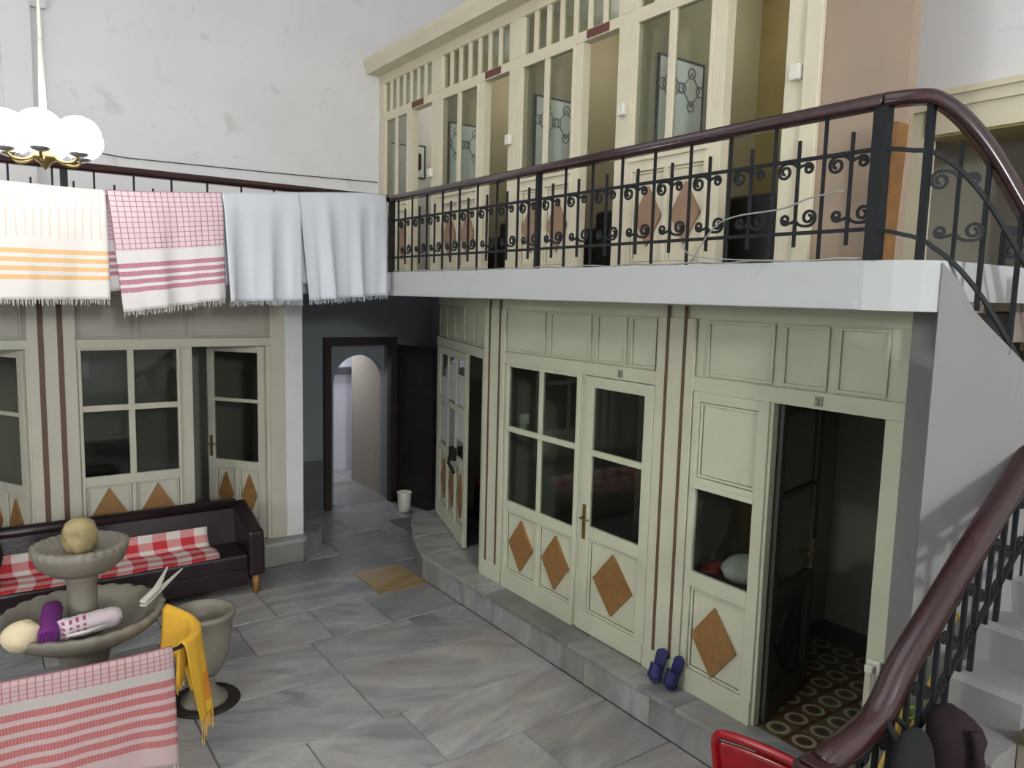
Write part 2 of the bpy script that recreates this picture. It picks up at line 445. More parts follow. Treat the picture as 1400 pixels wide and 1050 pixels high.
# gallery slab (L-shaped, rounded stair end)
slab = MB().prism([(3.39, 1.98), (3.42, 1.86), (3.48, 1.76), (3.57, 1.69), (3.75, 1.68), (5.3, 1.68), (5.3, 3.2), (6.3, 3.2), (6.3, 9.6), (3.39, 9.6)], ZS0, ZS1)
st('floor_gallery_right', slab, 'slab_plaster', 'white plastered gallery slab edge above the right cabins')
st('floor_gallery_back', box(-7.2, 3.39, 6.92, 10.7, ZS0, ZS1), 'slab_plaster', 'gallery slab above the back cabins')
st('trim_3', MB().box(3.375, 3.39, 2.0, 6.9, ZS0 + 0.005, ZS0 + 0.05), 'slab_plaster', 'thin drip edge under the gallery slab')

# alcove with the dark doorway
alc = empty('wall_alcove', (4.5, 10.3, 0), 'dim grey-blue alcove wall around the dark doorway', kind='structure')
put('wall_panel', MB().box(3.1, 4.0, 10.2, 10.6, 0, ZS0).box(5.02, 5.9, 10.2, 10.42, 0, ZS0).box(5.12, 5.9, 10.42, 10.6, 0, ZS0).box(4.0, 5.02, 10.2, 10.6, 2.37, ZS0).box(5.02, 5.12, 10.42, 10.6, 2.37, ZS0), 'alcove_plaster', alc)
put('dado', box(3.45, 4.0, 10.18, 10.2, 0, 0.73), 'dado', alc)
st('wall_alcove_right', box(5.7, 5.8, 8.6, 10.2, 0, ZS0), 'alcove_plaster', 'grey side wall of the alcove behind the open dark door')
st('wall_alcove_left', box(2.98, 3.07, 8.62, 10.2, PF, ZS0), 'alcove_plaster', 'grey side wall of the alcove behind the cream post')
# arched reveal
N = 16
ac, ar, zs = 4.63, 0.415, 1.78
outer = [(4.03, 0), (4.03, 2.37), (5.02, 2.37), (5.02, 0)]
arch = [(ac + ar, 0)] + [(ac + ar * math.cos(PI * i / N), zs + ar * math.sin(PI * i / N)) for i in range(N + 1)] + [(ac - ar, 0)]
mb = MB()
for ya, yb in ((10.42, 10.6),):
    for a, b in zip(arch[1:-1], arch[2:]):         # spandrel strips up to the lintel
        if abs(a[0] - b[0]) < 1e-6: continue
        mb.hexa([(b[0], ya, b[1]), (a[0], ya, a[1]), (a[0], yb, a[1]), (b[0], yb, b[1]), (b[0], ya, 2.37), (a[0], ya, 2.37), (a[0], yb, 2.37), (b[0], yb, 2.37)])
    mb.box(4.0, ac - ar, ya, yb, 0, 2.37); mb.box(ac + ar, 5.12, ya, yb, 0, 2.37)
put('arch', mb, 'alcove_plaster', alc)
# corridor behind
cor = empty('wall_corridor', (4.6, 11.4, 0), 'pale passage walls seen through the arched doorway', kind='structure')
put('side_wall', box(5.05, 5.15, 10.6, 11.7, 0, 3.0), 'passage_plaster', cor)
put('side_wall', box(3.9, 4.0, 10.6, 12.6, 0, 3.0), 'passage_plaster', cor)
put('end_wall', box(3.9, 6.0, 12.4, 12.5, 0, 3.0), 'corridor_plaster', cor)
put('return_wall', box(5.9, 6.0, 11.6, 12.4, 0, 3.0), 'corridor_plaster', cor)
put('return_wall', box(5.15, 5.9, 11.6, 11.7, 0, 3.0), 'corridor_plaster', cor)
put('roof', box(3.9, 6.0, 10.6, 12.5, 3.0, 3.1), 'corridor_plaster', cor)
put('beam', box(4.0, 5.9, 12.28, 12.4, 1.70, 1.82), 'dado', cor)
# dark door frame and open leaf
dr = empty('door_1', (4.53, 10.2, 0), 'black wooden doorway with its open leaf in the alcove', kind='structure')
put('jamb', box(3.97, 4.06, 10.1, 10.22, 0, 2.36), 'dark_wood', dr); put('jamb', box(4.98, 5.08, 10.1, 10.22, 0, 2.36), 'dark_wood', dr)
put('lintel', box(3.97, 5.08, 10.1, 10.22, 2.36, 2.47), 'dark_wood', dr)
fl = Fr((5.08, 10.12), (0.20, -1.0), (-1.0, -0.2))
lf = put('leaf', fl.B(0.0, 0.95, 0.01, 2.36, -0.05, 0.0), 'dark_wood', dr)
for z0, z1 in ((0.15, 0.95), (1.1, 1.65), (1.75, 2.25)):
    put('panel', fl.rect(0.1, 0.85, z0, z1, 0.0, 0.02, 0.05), 'dark_wood', lf)
put('latch', fl.B(0.86, 0.92, 1.0, 1.12, 0.0, 0.04), 'iron', lf)

# ------------------------------------------------------------------ marble steps under the cabins
def slabs_along(root, y0, y1, x0, x1, z, nm, m, step, axis='y', zt=0.04):
    a = y0
    while a < y1 - 0.05:
        b = min(y1, a + rnd.uniform(*step))
        if y1 - b < 0.3: b = y1
        put(nm, MB().box(x0, x1, a + 0.002, b - 0.002, z - zt, z) if axis == 'y' else MB().box(a + 0.002, b - 0.002, x0, x1, z - zt, z), m, root, bevel=0.006)
        a = b
sr = empty('marble_step', (4.0, 4.6, 0), 'long grey marble step under the right-hand cabins', 'step', 'marble steps before the cabins')
put('core', MB().prism([(3.925, 1.6), (3.925, 7.13), (4.36, 8.18), (4.6, 8.6), (5.7, 8.6), (6.3, 8.6), (6.3, 1.6)], -0.01, PF - 0.04), 'grout', sr)
slabs_along(sr, 1.6, 7.12, 3.89, 4.19, PF, 'tread_slab', 'marble_step', (0.8, 1.25))
a = 1.6
while a < 7.1:
    b = min(7.12, a + rnd.uniform(0.6, 1.0)); b = 7.12 if 7.12 - b < 0.3 else b
    put('riser_slab', box(3.905, 3.925, a + 0.002, b - 0.002, 0, PF - 0.04), 'marble_step', sr); a = b
for P in ([(4.2, 6.4), (4.5, 6.4), (4.75, 7.12), (4.2, 7.12)], [(3.89, 7.125), (4.45, 7.125), (4.72, 7.7), (4.1, 7.7)], [(4.105, 7.71), (4.725, 7.71), (5.0, 8.6), (4.57, 8.6), (4.33, 8.2)]):
    put('tread_slab', MB().prism(P, PF - 0.04, PF), 'marble_step', sr, bevel=0.005)
put('riser_slab', MB().prism([(3.905, 7.13), (3.925, 7.13), (4.36, 8.18), (4.34, 8.19)], 0, PF - 0.04), 'marble_step', sr)
sl = empty('marble_step', (1.0, 8.4, 0), 'grey marble step with a cut corner under the back cabins', 'step', 'marble steps before the cabins')
put('core', MB().prism([(-3.4, 8.33), (3.0, 8.33), (3.37, 8.75), (3.37, 10.2), (-3.4, 10.2)], -0.01, PF - 0.04), 'grout', sl)
for x0, x1 in ((-3.4, -1.9), (-1.9, -0.6), (-0.6, 0.7), (0.7, 1.8), (1.8, 2.55)):
    put('tread_slab', box(x0, x1 - 0.004, 8.3, 8.56, PF - 0.04, PF), 'marble_step', sl, bevel=0.006)
    put('riser_slab', box(x0, x1 - 0.004, 8.31, 8.33, 0, PF - 0.04), 'marble_step', sl)
put('tread_slab', MB().prism([(2.55, 8.3), (3.02, 8.3), (3.06, 8.34), (3.06, 8.56), (2.55, 8.56)], PF - 0.04, PF), 'marble_step', sl, bevel=0.006)
put('tread_slab', MB().prism([(3.064, 8.345), (3.42, 8.74), (3.42, 9.4), (3.064, 9.4)], PF - 0.04, PF), 'marble_step', sl, bevel=0.006)
put('tread_slab', box(3.064, 3.42, 9.404, 10.18, PF - 0.04, PF), 'marble_step', sl, bevel=0.006)
put('riser_slab', box(2.55, 3.0, 8.31, 8.33, 0, PF - 0.04), 'marble_step', sl)
put('riser_slab', MB().prism([(3.004, 8.31), (3.39, 8.745), (3.37, 8.755), (3.0, 8.335)], 0, PF - 0.04), 'marble_step', sl)
put('end_slab', box(3.372, 3.40, 8.76, 10.18, 0, PF - 0.04), 'dark_wood', sl, label='dark end board')

# ------------------------------------------------------------------ cabin joinery
def board(fr, root, nm, u0, u1, z0, z1, d0, d1, m, bevel=0.004): return put(nm, fr.B(u0, u1, z0, z1, d0, d1), m, root, bevel=bevel)
def panel(fr, root, u0, u1, z0, z1, m, d=0.0, w=0.018, nm='panel'):
    """recessed field with a raised moulding round it"""
    mb = fr.rect(u0, u1, z0, z1, d, d + 0.012, w); fr.box(mb, u0 + w, u1 - w, z0 + w, z1 - w, d - 0.012, d - 0.004)
    return put(nm, mb, m, root, bevel=0.003)
def leaf(fr, root, u0, u1, z0, z1, zg, cols, zbars, ndia, m, th=0.04, sw=0.075, bot=0.17, top=0.08, mid=0.1, dia=(0.2, 0.26), bar=0.03, d0=-0.02, dm='diamond_brown'):
    """glazed leaf: stiles and rails, glazing bars, panes, lower panels with brown diamonds"""
    d1 = d0 + th; B = fr.box; mb = MB()
    B(mb, u0, u0 + sw, z0, z1, d0, d1); B(mb, u1 - sw, u1, z0, z1, d0, d1)
    B(mb, u0 + sw, u1 - sw, z1 - top, z1, d0, d1); B(mb, u0 + sw, u1 - sw, zg - mid, zg, d0, d1); B(mb, u0 + sw, u1 - sw, z0, z0 + bot, d0, d1)
    put('frame', mb, m, root, bevel=0.004)
    ug0, ug1, zg1 = u0 + sw, u1 - sw, z1 - top
    zz = [zg] + list(zbars) + [zg1]
    uu = [ug0 + (ug1 - ug0) * i / cols for i in range(cols + 1)]
    for u in uu[1:-1]: board(fr, root, 'glazing_bar', u - bar / 2, u + bar / 2, zg, zg1, d0 + 0.004, d1 - 0.004, m)
    for z in zbars: board(fr, root, 'glazing_bar', ug0, ug1, z - bar / 2, z + bar / 2, d0 + 0.002, d1 + 0.002, m)
    for i in range(cols):
        for k in range(len(zz) - 1):
            put('pane', fr.B(uu[i] + 0.004, uu[i + 1] - 0.004, zz[k] + 0.004, zz[k + 1] - 0.004, d0 + th / 2 - 0.002, d0 + th / 2 + 0.002), 'pane_glass', root)
    zl0, zl1 = z0 + bot, zg - mid
    for i in range(ndia):
        a = ug0 + (ug1 - ug0) * i / ndia; b = ug0 + (ug1 - ug0) * (i + 1) / ndia
        if i: board(fr, root, 'muntin', a - 0.02, a + 0.02, zl0, zl1, d0, d1 - 0.003, m); a += 0.02
        if i < ndia - 1: b -= 0.02
        panel(fr, root, a + 0.004, b - 0.004, zl0 + 0.004, zl1 - 0.004, m, d=d1 - 0.03)
        pa = put('diamond', fr.diamond((a + b) / 2, (zl0 + zl1) / 2, min(dia[0], (b - a) / 2 - 0.03), min(dia[1], (zl1 - zl0) / 2 - 0.01), d1 - 0.04, d1 - 0.012), dm, root, label='brown painted diamond')
def digit(txt, fr, u, z, size, root):
    c = bpy.data.curves.new('digit', 'FONT'); c.body = txt; c.size = size; c.extrude = 0.001; c.align_x = 'CENTER'
    o = bpy.data.objects.new('digit_source', c); COL.objects.link(o)
    bpy.context.view_layer.update()
    me = bpy.data.meshes.new_from_object(o.evaluated_get(bpy.context.evaluated_depsgraph_get())); bpy.data.objects.remove(o)
    right = fr.u if fr.u.cross(Vector((0, 0, 1))).dot(fr.n) > 0 else -fr.u
    for v in me.vertices: q = right * v.co.x + Vector((0, 0, v.co.y)) + fr.n * v.co.z; v.co = q
    setmat(me, 'ink'); return link_mesh('digit', me, fr.p(u, z, 0.029), root)

R = Fr((4.16, 0), (0, 1), (-1, 0))
wr = empty('wall_right_lower', (4.16, 4.2, PF), 'cream panelled cabin front under the right gallery', kind='structure')
board(R, wr, 'header_beam', 2.12, 6.33, 2.47, 2.575, -0.05, 0.015, 'cream')
board(R, wr, 'head_board', 2.12, 6.33, 2.98, ZS0 - 0.002, -0.05, 0.0, 'cream')
put('backing', R.B(2.12, 6.33, 2.575, 2.98, -0.05, -0.015), 'cream', wr)
for a, b in ((2.24, 2.55), (2.61, 2.92), (2.99, 3.53), (4.02, 4.29), (4.34, 4.69), (4.76, 5.31), (5.38, 6.0)):
    panel(R, wr, a, b, 2.585, 2.97, 'cream', d=-0.008, nm='header_panel')
for a, b in ((2.12, 2.235), (2.24 + 0.725, 3.02), (3.60, 3.99), (4.79, 4.85), (5.95, 6.33)):
    board(R, wr, 'post', a, b, PF, 2.47, -0.06, 0.0, 'cream')
for a, b in ((3.63, 3.99), (5.98, 6.33)):
    board(R, wr, 'pilaster', a, b, PF + 0.16, 2.98, 0.0, 0.02, 'cream')
    board(R, wr, 'plinth', a, b, PF, PF + 0.17, 0.0, 0.03, 'cream')
for u in (3.72, 3.885, 6.06, 6.235):
    board(R, wr, 'groove', u - 0.014, u + 0.014, PF + 0.17, 3.07, 0.02, 0.024, 'groove_brown', bevel=0)
# bay nearer the stairs: fixed leaf with a small window, then the open doorway
w1 = empty('window_1', (4.16, 3.3, PF), 'cream fixed leaf with one small window beside the open doorway', kind='structure')
mb = MB()
for a in ((2.985, 3.07, PF, 2.47), (3.56, 3.615, PF, 2.47), (3.07, 3.56, 2.40, 2.47), (3.07, 3.56, 1.80, 1.86), (3.07, 3.56, 1.06, 1.17), (3.07, 3.56, PF, 0.44)): R.box(mb, *a, -0.02, 0.02)
put('frame', mb, 'cream', w1, bevel=0.004)
panel(R, w1, 3.075, 3.555, 1.865, 2.395, 'cream', d=-0.005, nm='solid_panel')
board(R, w1, 'ledge', 3.06, 3.58, 1.785, 1.82, 0.0, 0.04, 'cream')
panel(R, w1, 3.075, 3.555, 0.445, 1.055, 'cream', d=-0.005)
put('diamond', R.diamond(3.335, 0.71, 0.2, 0.26, 0.0, 0.012), 'diamond_brown', w1)
put('pane', R.B(3.075, 3.555, 1.175, 1.785, -0.002, 0.002), 'pane_glass', w1)
board(R, w1, 'plinth', 2.985, 3.615, PF, PF + 0.17, 0.02, 0.03, 'cream')
d2 = empty('door_2', (4.9, 2.95, PF), 'dim cabin door swung open inside the doorway by the stairs', kind='structure')
fr2 = Fr((4.24, 2.96), (1.0, 0.22), (0.22, -1.0))
leaf(fr2, d2, 0.0, 0.72, PF + 0.01, 2.45, 1.2, 1, [1.83], 1, 'shaded_door', dm='dark_wood')  # diamond darkened as well for the doorway's shade
put('handle_plate', fr2.B(0.64, 0.67, 1.2, 1.42, 0.02, 0.03), 'brass', d2)
put('lever', fr2.B(0.55, 0.66, 1.32, 1.345, 0.03, 0.05), 'brass', d2)
# middle bay
w2 = empty('window_2', (4.16, 5.4, PF), 'cream four-pane window with two brown diamonds below', kind='structure')
leaf(R, w2, 4.855, 5.945, PF, 2.47, 1.14, 2, [1.845], 2, 'cream', sw=0.04, top=0.03, dia=(0.19, 0.25), bar=0.05, mid=0.1)
board(R, w2, 'plinth', 4.855, 5.945, PF, PF + 0.17, 0.02, 0.03, 'cream')
d3 = empty('door_3', (4.16, 4.4, PF), 'closed cream two-pane cabin door with one brown diamond', kind='structure')
leaf(R, d3, 3.995, 4.785, PF + 0.01, 2.465, 1.2, 1, [1.83], 1, 'cream', sw=0.1, top=0.09, dia=(0.23, 0.26), bar=0.05)
put('handle_plate', R.B(4.715, 4.75, 1.08, 1.38, 0.02, 0.03), 'brass', d3)
put('handle', MB().tube([R.p(4.73, 1.27, 0.025), R.p(4.73, 1.27, 0.07), R.p(4.63, 1.27, 0.07)], 0.009), 'brass', d3)
board(R, d3, 'plinth', 4.0, 4.78, PF + 0.012, PF + 0.17, 0.02, 0.03, 'cream')
np_ = put('number_plate', R.B(4.345, 4.395, 2.49, 2.55, 0.015, 0.026), 'plate_grey', wr); digit('3', R, 4.37, 2.5, 0.055, wr)
np_ = put('number_plate', R.B(2.615, 2.665, 2.49, 2.55, 0.015, 0.026), 'plate_grey', wr); digit('2', R, 2.64, 2.5, 0.055, wr)

# slanted facet at the far end
A_, B_ = Vector((4.17, 6.34)), Vector((4.90, 8.58))
ud = (B_ - A_).normalized(); FL = (B_ - A_).length
F = Fr(A_, ud, (-ud.y, ud.x))
wf = empty('wall_right_facet', (4.5, 7.4, PF), 'slanted cream cabin front beside the dark alcove', kind='structure')
board(F, wf, 'header_beam', 0.02, FL, 2.47, 2.575, -0.05, 0.02, 'cream')
board(F, wf, 'head_board', 0.0, FL, 2.975, ZS0 - 0.002, -0.05, 0.0, 'cream')
put('backing', F.B(0.0, FL, 2.575, 2.975, -0.05, -0.015), 'cream', wf)
for i in range(5): panel(F, wf, 0.06 + i * 0.45, 0.48 + i * 0.45, 2.585, 2.965, 'cream', d=-0.008, nm='header_panel')
board(F, wf, 'post', 0.0, 0.1, PF, 2.47, -0.05, 0.01, 'cream'); board(F, wf, 'post', 2.22, FL, PF, 2.47, -0.05, 0.01, 'cream')
d4 = empty('door_4', (4.65, 7.8, PF), 'cream glazed cabin front pasted with papers beside the alcove', kind='structure')
leaf(F, d4, 0.74, 2.21, PF + 0.01, 2.465, 1.25, 3, [1.8], 3, 'cream', sw=0.09, top=0.09, dia=(0.14, 0.26), bar=0.07)
board(F, d4, 'plinth', 0.74, 2.21, PF + 0.012, PF + 0.17, 0.02, 0.03, 'cream')
hb = put('lock_box', F.B(1.14, 1.30, 1.19, 1.34, 0.02, 0.08), 'black_cloth', d4, bevel=0.01, label='black lock box')
put('latch', MB().tube([F.p(1.38, 1.2, 0.05), F.p(1.2, 1.16, 0.1), F.p(1.1, 1.06, 0.06)], 0.02), 'black_cloth', d4)

# back cabins
Lf = Fr((0, 8.5), (1, 0), (0, -1))
wl = empty('wall_back_lower', (0.5, 8.5, PF), 'cream panelled cabin front behind the leather bench', kind='structure')
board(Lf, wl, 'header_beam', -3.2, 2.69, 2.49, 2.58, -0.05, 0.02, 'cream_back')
board(Lf, wl, 'head_board', -3.2, 2.69, 3.02, ZS0 - 0.002, -0.05, 0.0, 'cream_grey')
put('backing', Lf.B(-3.2, 2.69, 2.58, 3.02, -0.05, -0.015), 'cream_grey', wl)
for a, b in ((-2.2, -1.4), (-1.36, -0.5), (-0.46, 0.36), (0.8, 1.3), (1.35, 1.82), (1.87, 2.66)): panel(Lf, wl, a, b, 2.59, 3.01, 'cream_grey', d=-0.008, nm='header_panel')
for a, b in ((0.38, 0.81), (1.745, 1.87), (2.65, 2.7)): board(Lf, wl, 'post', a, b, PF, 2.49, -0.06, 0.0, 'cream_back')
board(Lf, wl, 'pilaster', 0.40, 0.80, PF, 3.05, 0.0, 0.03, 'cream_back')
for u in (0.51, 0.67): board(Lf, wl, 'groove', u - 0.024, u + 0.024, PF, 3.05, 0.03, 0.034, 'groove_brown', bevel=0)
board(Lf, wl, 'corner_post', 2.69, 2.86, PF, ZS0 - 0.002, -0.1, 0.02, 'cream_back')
put('end_pillar', Lf.B(2.86, 3.06, PF, ZS0 - 0.002, -0.12, 0.03), 'white_paint', wl, label='white painted end pillar', bevel=0.01)
w3 = empty('window_3', (1.28, 8.5, PF), 'cream four-pane window above the leather bench', kind='structure')
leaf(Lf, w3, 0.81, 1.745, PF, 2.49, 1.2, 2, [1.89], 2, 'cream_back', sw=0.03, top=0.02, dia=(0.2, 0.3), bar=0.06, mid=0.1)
d5 = empty('door_5', (2.3, 8.8, PF), 'cream two-pane cabin door with two diamonds open inwards by the end pillar', kind='structure')
fr5 = Fr((2.645, 8.54), (-0.48, 0.62), (-0.62, -0.48))
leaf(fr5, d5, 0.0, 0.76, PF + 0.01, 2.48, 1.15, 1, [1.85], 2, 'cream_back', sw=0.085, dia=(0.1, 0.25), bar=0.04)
put('handle', MB().tube([fr5.p(0.71, 1.33, 0.02), fr5.p(0.71, 1.33, 0.07), fr5.p(0.61, 1.33, 0.07)], 0.01), 'brass', d5)
put('handle_plate', fr5.B(0.695, 0.73, 1.18, 1.42, 0.02, 0.03), 'brass', d5)
d6 = empty('door_6', (0.1, 8.8, PF), 'cream glazed cabin door open inwards at the left edge', kind='structure')
fr6 = Fr((0.37, 8.56), (-0.42, 0.75), (-0.75, -0.42))
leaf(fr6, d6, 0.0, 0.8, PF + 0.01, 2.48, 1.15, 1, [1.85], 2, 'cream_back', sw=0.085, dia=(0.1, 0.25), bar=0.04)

st('wall_back_plain', box(-7.2, -3.2, 8.5, 8.6, 0, ZS0), 'cream_grey', 'plain cream wall beyond the left edge of the back cabins')
# rooms behind the lower fronts
rm = empty('wall_room_right', (5.3, 4.5, PF), 'dim cabin room walls behind the right fronts', kind='structure')
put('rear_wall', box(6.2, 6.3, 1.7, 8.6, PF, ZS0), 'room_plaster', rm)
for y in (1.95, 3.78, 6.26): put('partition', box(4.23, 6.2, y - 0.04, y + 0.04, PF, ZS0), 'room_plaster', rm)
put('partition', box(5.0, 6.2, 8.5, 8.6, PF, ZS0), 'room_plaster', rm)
fr_ = st('floor_room', box(4.2, 6.2, 1.99, 8.5, PF - 0.04, PF - 0.01), 'dado', 'patterned tile floor inside the right cabins')
m, b, t = base_mat('pattern_tile', 0.35)
tc = t.node('ShaderNodeTexCoord'); ln = t.node('ShaderNodeVectorMath', operation='LENGTH'); sp = t.node('ShaderNodeSeparateXYZ'); t.l.new(tc.outputs['Object'], sp.inputs[0])
cb = t.node('ShaderNodeCombineXYZ'); t.l.new(sp.outputs[0], cb.inputs[0]); t.l.new(sp.outputs[1], cb.inputs[1]); t.l.new(cb.outputs[0], ln.inputs[0])
rr = V(t, ln.outputs['Value']); oi = t.node('ShaderNodeObjectInfo'); rdm = V(t, oi.outputs['Random'])
c0 = t.mix(rdm.gt(0.5), rgb(84, 78, 52), rgb(88, 62, 36)); ring = rr.gt(0.052) * rr.lt(0.078)
c1 = t.mix(ring, c0, rgb(150, 144, 122)); c1 = t.mix(rr.lt(0.03), c1, rgb(60, 58, 50))
t.link(c1, b.inputs['Base Color'])
for i in range(8):
    for j in range(9): tile(4.2 + 0.2 * i, 4.4 + 0.2 * i, 1.99 + 0.195 * j, 2.185 + 0.195 * j, 'pattern_tile', fr_, PF, 0.012, 'tile', 0.0015)
rl = empty('wall_room_back', (0.5, 9.6, PF), 'dim cabin room walls behind the back fronts', kind='structure')
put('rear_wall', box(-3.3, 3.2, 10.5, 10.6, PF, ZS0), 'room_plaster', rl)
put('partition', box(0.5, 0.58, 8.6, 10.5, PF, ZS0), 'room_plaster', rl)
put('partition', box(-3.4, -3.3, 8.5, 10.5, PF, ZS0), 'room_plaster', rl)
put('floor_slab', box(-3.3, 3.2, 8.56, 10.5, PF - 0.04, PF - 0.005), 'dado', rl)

# ------------------------------------------------------------------ upper cabins
U = Fr((4.5, 0), (0, 1), (-1, 0))
Z0 = ZS1
wu = empty('wall_right_upper', (4.5, 6.3, Z0), 'cream timber cabin front along the upper gallery', kind='structure')
posts = ((9.33, 9.5), (8.58, 8.68), (7.88, 8.08), (6.97, 7.07), (6.31, 6.5), (5.38, 5.48), (4.73, 4.91), (3.79, 3.90), (3.12, 3.27))
for i, (a, b) in enumerate(posts): board(U, wu, 'post', a, b, Z0, 5.34, -0.08, 0.012 if i % 2 else 0.022, 'cream_upper')
board(U, wu, 'middle_beam', 3.12, 9.5, 5.34, 5.43, -0.08, 0.016, 'cream_upper')
board(U, wu, 'top_beam', 3.12, 9.5, 5.80, 5.95, -0.08, 0.02, 'cream_upper')
u = 9.36
for k, (a, b, n) in enumerate(((8.08, 9.4, 7), (6.5, 7.9, 7), (4.91, 6.33, 7), (3.27, 4.75, 7))):
    board(U, wu, 'post', b - 0.04, b + 0.16 if k else 9.5, 5.43, 5.80, -0.06, 0.018, 'cream_upper')
    for i in range(n):
        q = a + (b - 0.04 - a) * i / n
        board(U, wu, 'slat', q - 0.025, q + 0.025, 5.43, 5.80, -0.03, 0.012, 'cream_upper')
        put('pane', U.B(q + 0.028, q + (b - 0.04 - a) / n - 0.028, 5.435, 5.795, -0.012, -0.008), 'pane_glass', wu)
cor_ = empty('trim_4', (4.3, 6.3, 5.92), 'projecting cream cornice over the upper cabins', kind='structure')
put('cornice', MB().sweep([(4.3, 9.5, 5.93), (4.3, 2.2, 5.93)], [(-0.2, 0.02), (-0.2, -0.02), (0.0, -0.02), (0.02, 0.03), (0.05, 0.09), (0.05, 0.15), (-0.2, 0.15)], False), 'cream_upper', cor_)
wn = 4
for a, b in ((8.68, 9.33), (7.07, 7.88), (5.48, 6.31), (3.90, 4.73)):
    ww = empty('window_%d' % wn, (4.5, (a + b) / 2, Z0), ['cream two-light window of the upper cabin in the far corner', 'cream two-light window of the second upper cabin from the far corner', 'cream two-light window of the third upper cabin from the far corner', 'cream two-light window of the upper cabin nearest the stairs'][wn - 4], kind='structure'); wn += 1
    leaf(U, ww, a, b, Z0, 5.34, 4.28, 2, [], 2, 'cream_upper', sw=0.035, top=0.02, mid=0.14, bot=0.1, dia=(0.15, 0.24), bar=0.07, dm='diamond_upper')
    board(U, ww, 'sill', a, b, 4.22, 4.28, 0.02, 0.045, 'cream_upper')
for y in (8.43, 6.8, 5.18):
    put('sign_plate', U.B(y - 0.14, y + 0.14, 5.352, 5.42, 0.016, 0.026), 'plaque_red', wu, label='small brown-red plate over an upper doorway')
for y, z in ((4.82, 4.66), (3.18, 4.6), (8.06, 4.52), (6.46, 4.66)):
    put('switch_box', U.B(y - 0.045, y + 0.035, z - 0.05, z + 0.05, 0.022, 0.07), 'white_plastic', wu, bevel=0.01)
# beige end wall with a pilaster
be = st('wall_right_end', box(4.49, 4.58, 2.44, 3.12, Z0, 5.92), 'beige_wall', 'smooth beige wall between the last upper cabin and the stair landing')
put('pilaster', box(4.45, 4.49, 3.0, 3.12, Z0, 5.92), 'cream_upper', be, bevel=0.006)
# upper rooms
ru = empty('wall_room_upper', (5.4, 6.3, Z0), 'pale partition walls inside the upper cabins', kind='structure')
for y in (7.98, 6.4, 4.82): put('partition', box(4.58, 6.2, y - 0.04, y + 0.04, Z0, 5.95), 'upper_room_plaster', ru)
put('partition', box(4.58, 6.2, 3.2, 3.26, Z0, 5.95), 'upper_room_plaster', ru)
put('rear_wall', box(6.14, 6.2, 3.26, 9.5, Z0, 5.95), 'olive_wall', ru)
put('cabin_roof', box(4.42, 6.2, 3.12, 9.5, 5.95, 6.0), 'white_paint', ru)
# white door leaf open in the last upper doorway
d7 = empty('door_7', (4.8, 3.3, Z0), 'pale door leaf folded back inside the upper doorway nearest the stairs', kind='structure')
f7 = Fr((4.6, 3.36), (0.8, 0.12), (-0.12, 0.8))
put('leaf', f7.B(0.0, 0.62, Z0 + 0.01, 5.3, -0.04, 0.0), 'white_paint', d7)
put('panel', f7.rect(0.08, 0.54, Z0 + 0.2, 4.2, 0.0, 0.01, 0.03), 'white_paint', d7)
# landing opening to the right
lo = empty('wall_landing', (5.4, 2.2, Z0), 'cream doorway surround beside the stair landing', kind='structure')
put('jamb', box(5.3, 5.42, 2.72, 3.2, Z0, 4.5), 'cream_upper', lo)
put('lintel', box(5.28, 5.75, 0.6, 2.72, 4.24, 4.4), 'cream_upper', lo)
put('architrave', MB().box(5.25, 5.3, 0.6, 3.2, 4.4, 4.5).box(5.22, 5.3, 0.6, 3.2, 4.47, 4.51), 'cream_upper', lo)
put('soffit', box(5.3, 5.75, 0.6, 2.72, 4.225, 4.24), 'olive_wall', lo)
put('rear_wall', box(6.1, 6.2, 0.6, 3.2, Z0 - 0.3, 4.6), 'cream_grey', lo)
put('side_wall', MB().prism([(5.7, 2.02), (5.76, 1.2), (5.82, 1.2), (5.76, 2.02)], 2.9, 4.2), 'white_paint', lo)
st('floor_landing', box(5.3, 6.2, 1.6, 3.2, ZS0, ZS1), 'tread_stone', 'stone floor of the landing doorway')
# ------------------------------------------------------------------ balustrades
RAIL = [(-0.038, -0.065), (0.038, -0.065), (0.042, -0.045), (0.036, -0.022), (0.024, -0.004), (0.0, 0.0), (-0.024, -0.004), (-0.036, -0.022), (-0.042, -0.045)]
def spiral(cx, cz, r, a0, turns, sgn, n=22):
    """from the outside of a coil inwards, in the (along, up) plane"""
    return [(cx + r * (1 - 0.72 * i / n) * math.cos(a0 + sgn * turns * 2 * PI * i / n), cz + r * (1 - 0.72 * i / n) * math.sin(a0 + sgn * turns * 2 * PI * i / n)) for i in range(n + 1)]
def scroll_path(flip):
    # big coil on one side, small coil on the other, joined by an arc over the bar
    big = spiral(-0.075, 0.0, 0.042, PI / 2, 1.5, 1)
    small = spiral(0.058, 0.004, 0.028, PI * 0.75, 1.4, -1, 16)
    arc = [(0.0, 0.012), (-0.025, 0.034), (-0.05, 0.042)]
    left = [(0.0, 0.012), (-0.02, 0.032), (-0.045, 0.041)] + big
    right = [(0.0, 0.012), (0.02, 0.02)] + small
    if flip: left = [(-x, -z) for x, z in left]; right = [(-x, -z) for x, z in right]
    return left, right
def scroll_mesh(dx, dy, flip):
    mb = MB()
    for pth in scroll_path(flip):
        pts = [Vector((dx * a, dy * a, z)) for a, z in pth]
        mb.sweep(pts, [(-0.007, -0.004), (0.007, -0.004), (0.007, 0.004), (-0.007, 0.004)], False, up=Vector((-dy, dx, 0)))
    me = mb.mesh('scroll'); setmat(me, 'iron'); return me
SCM = {}
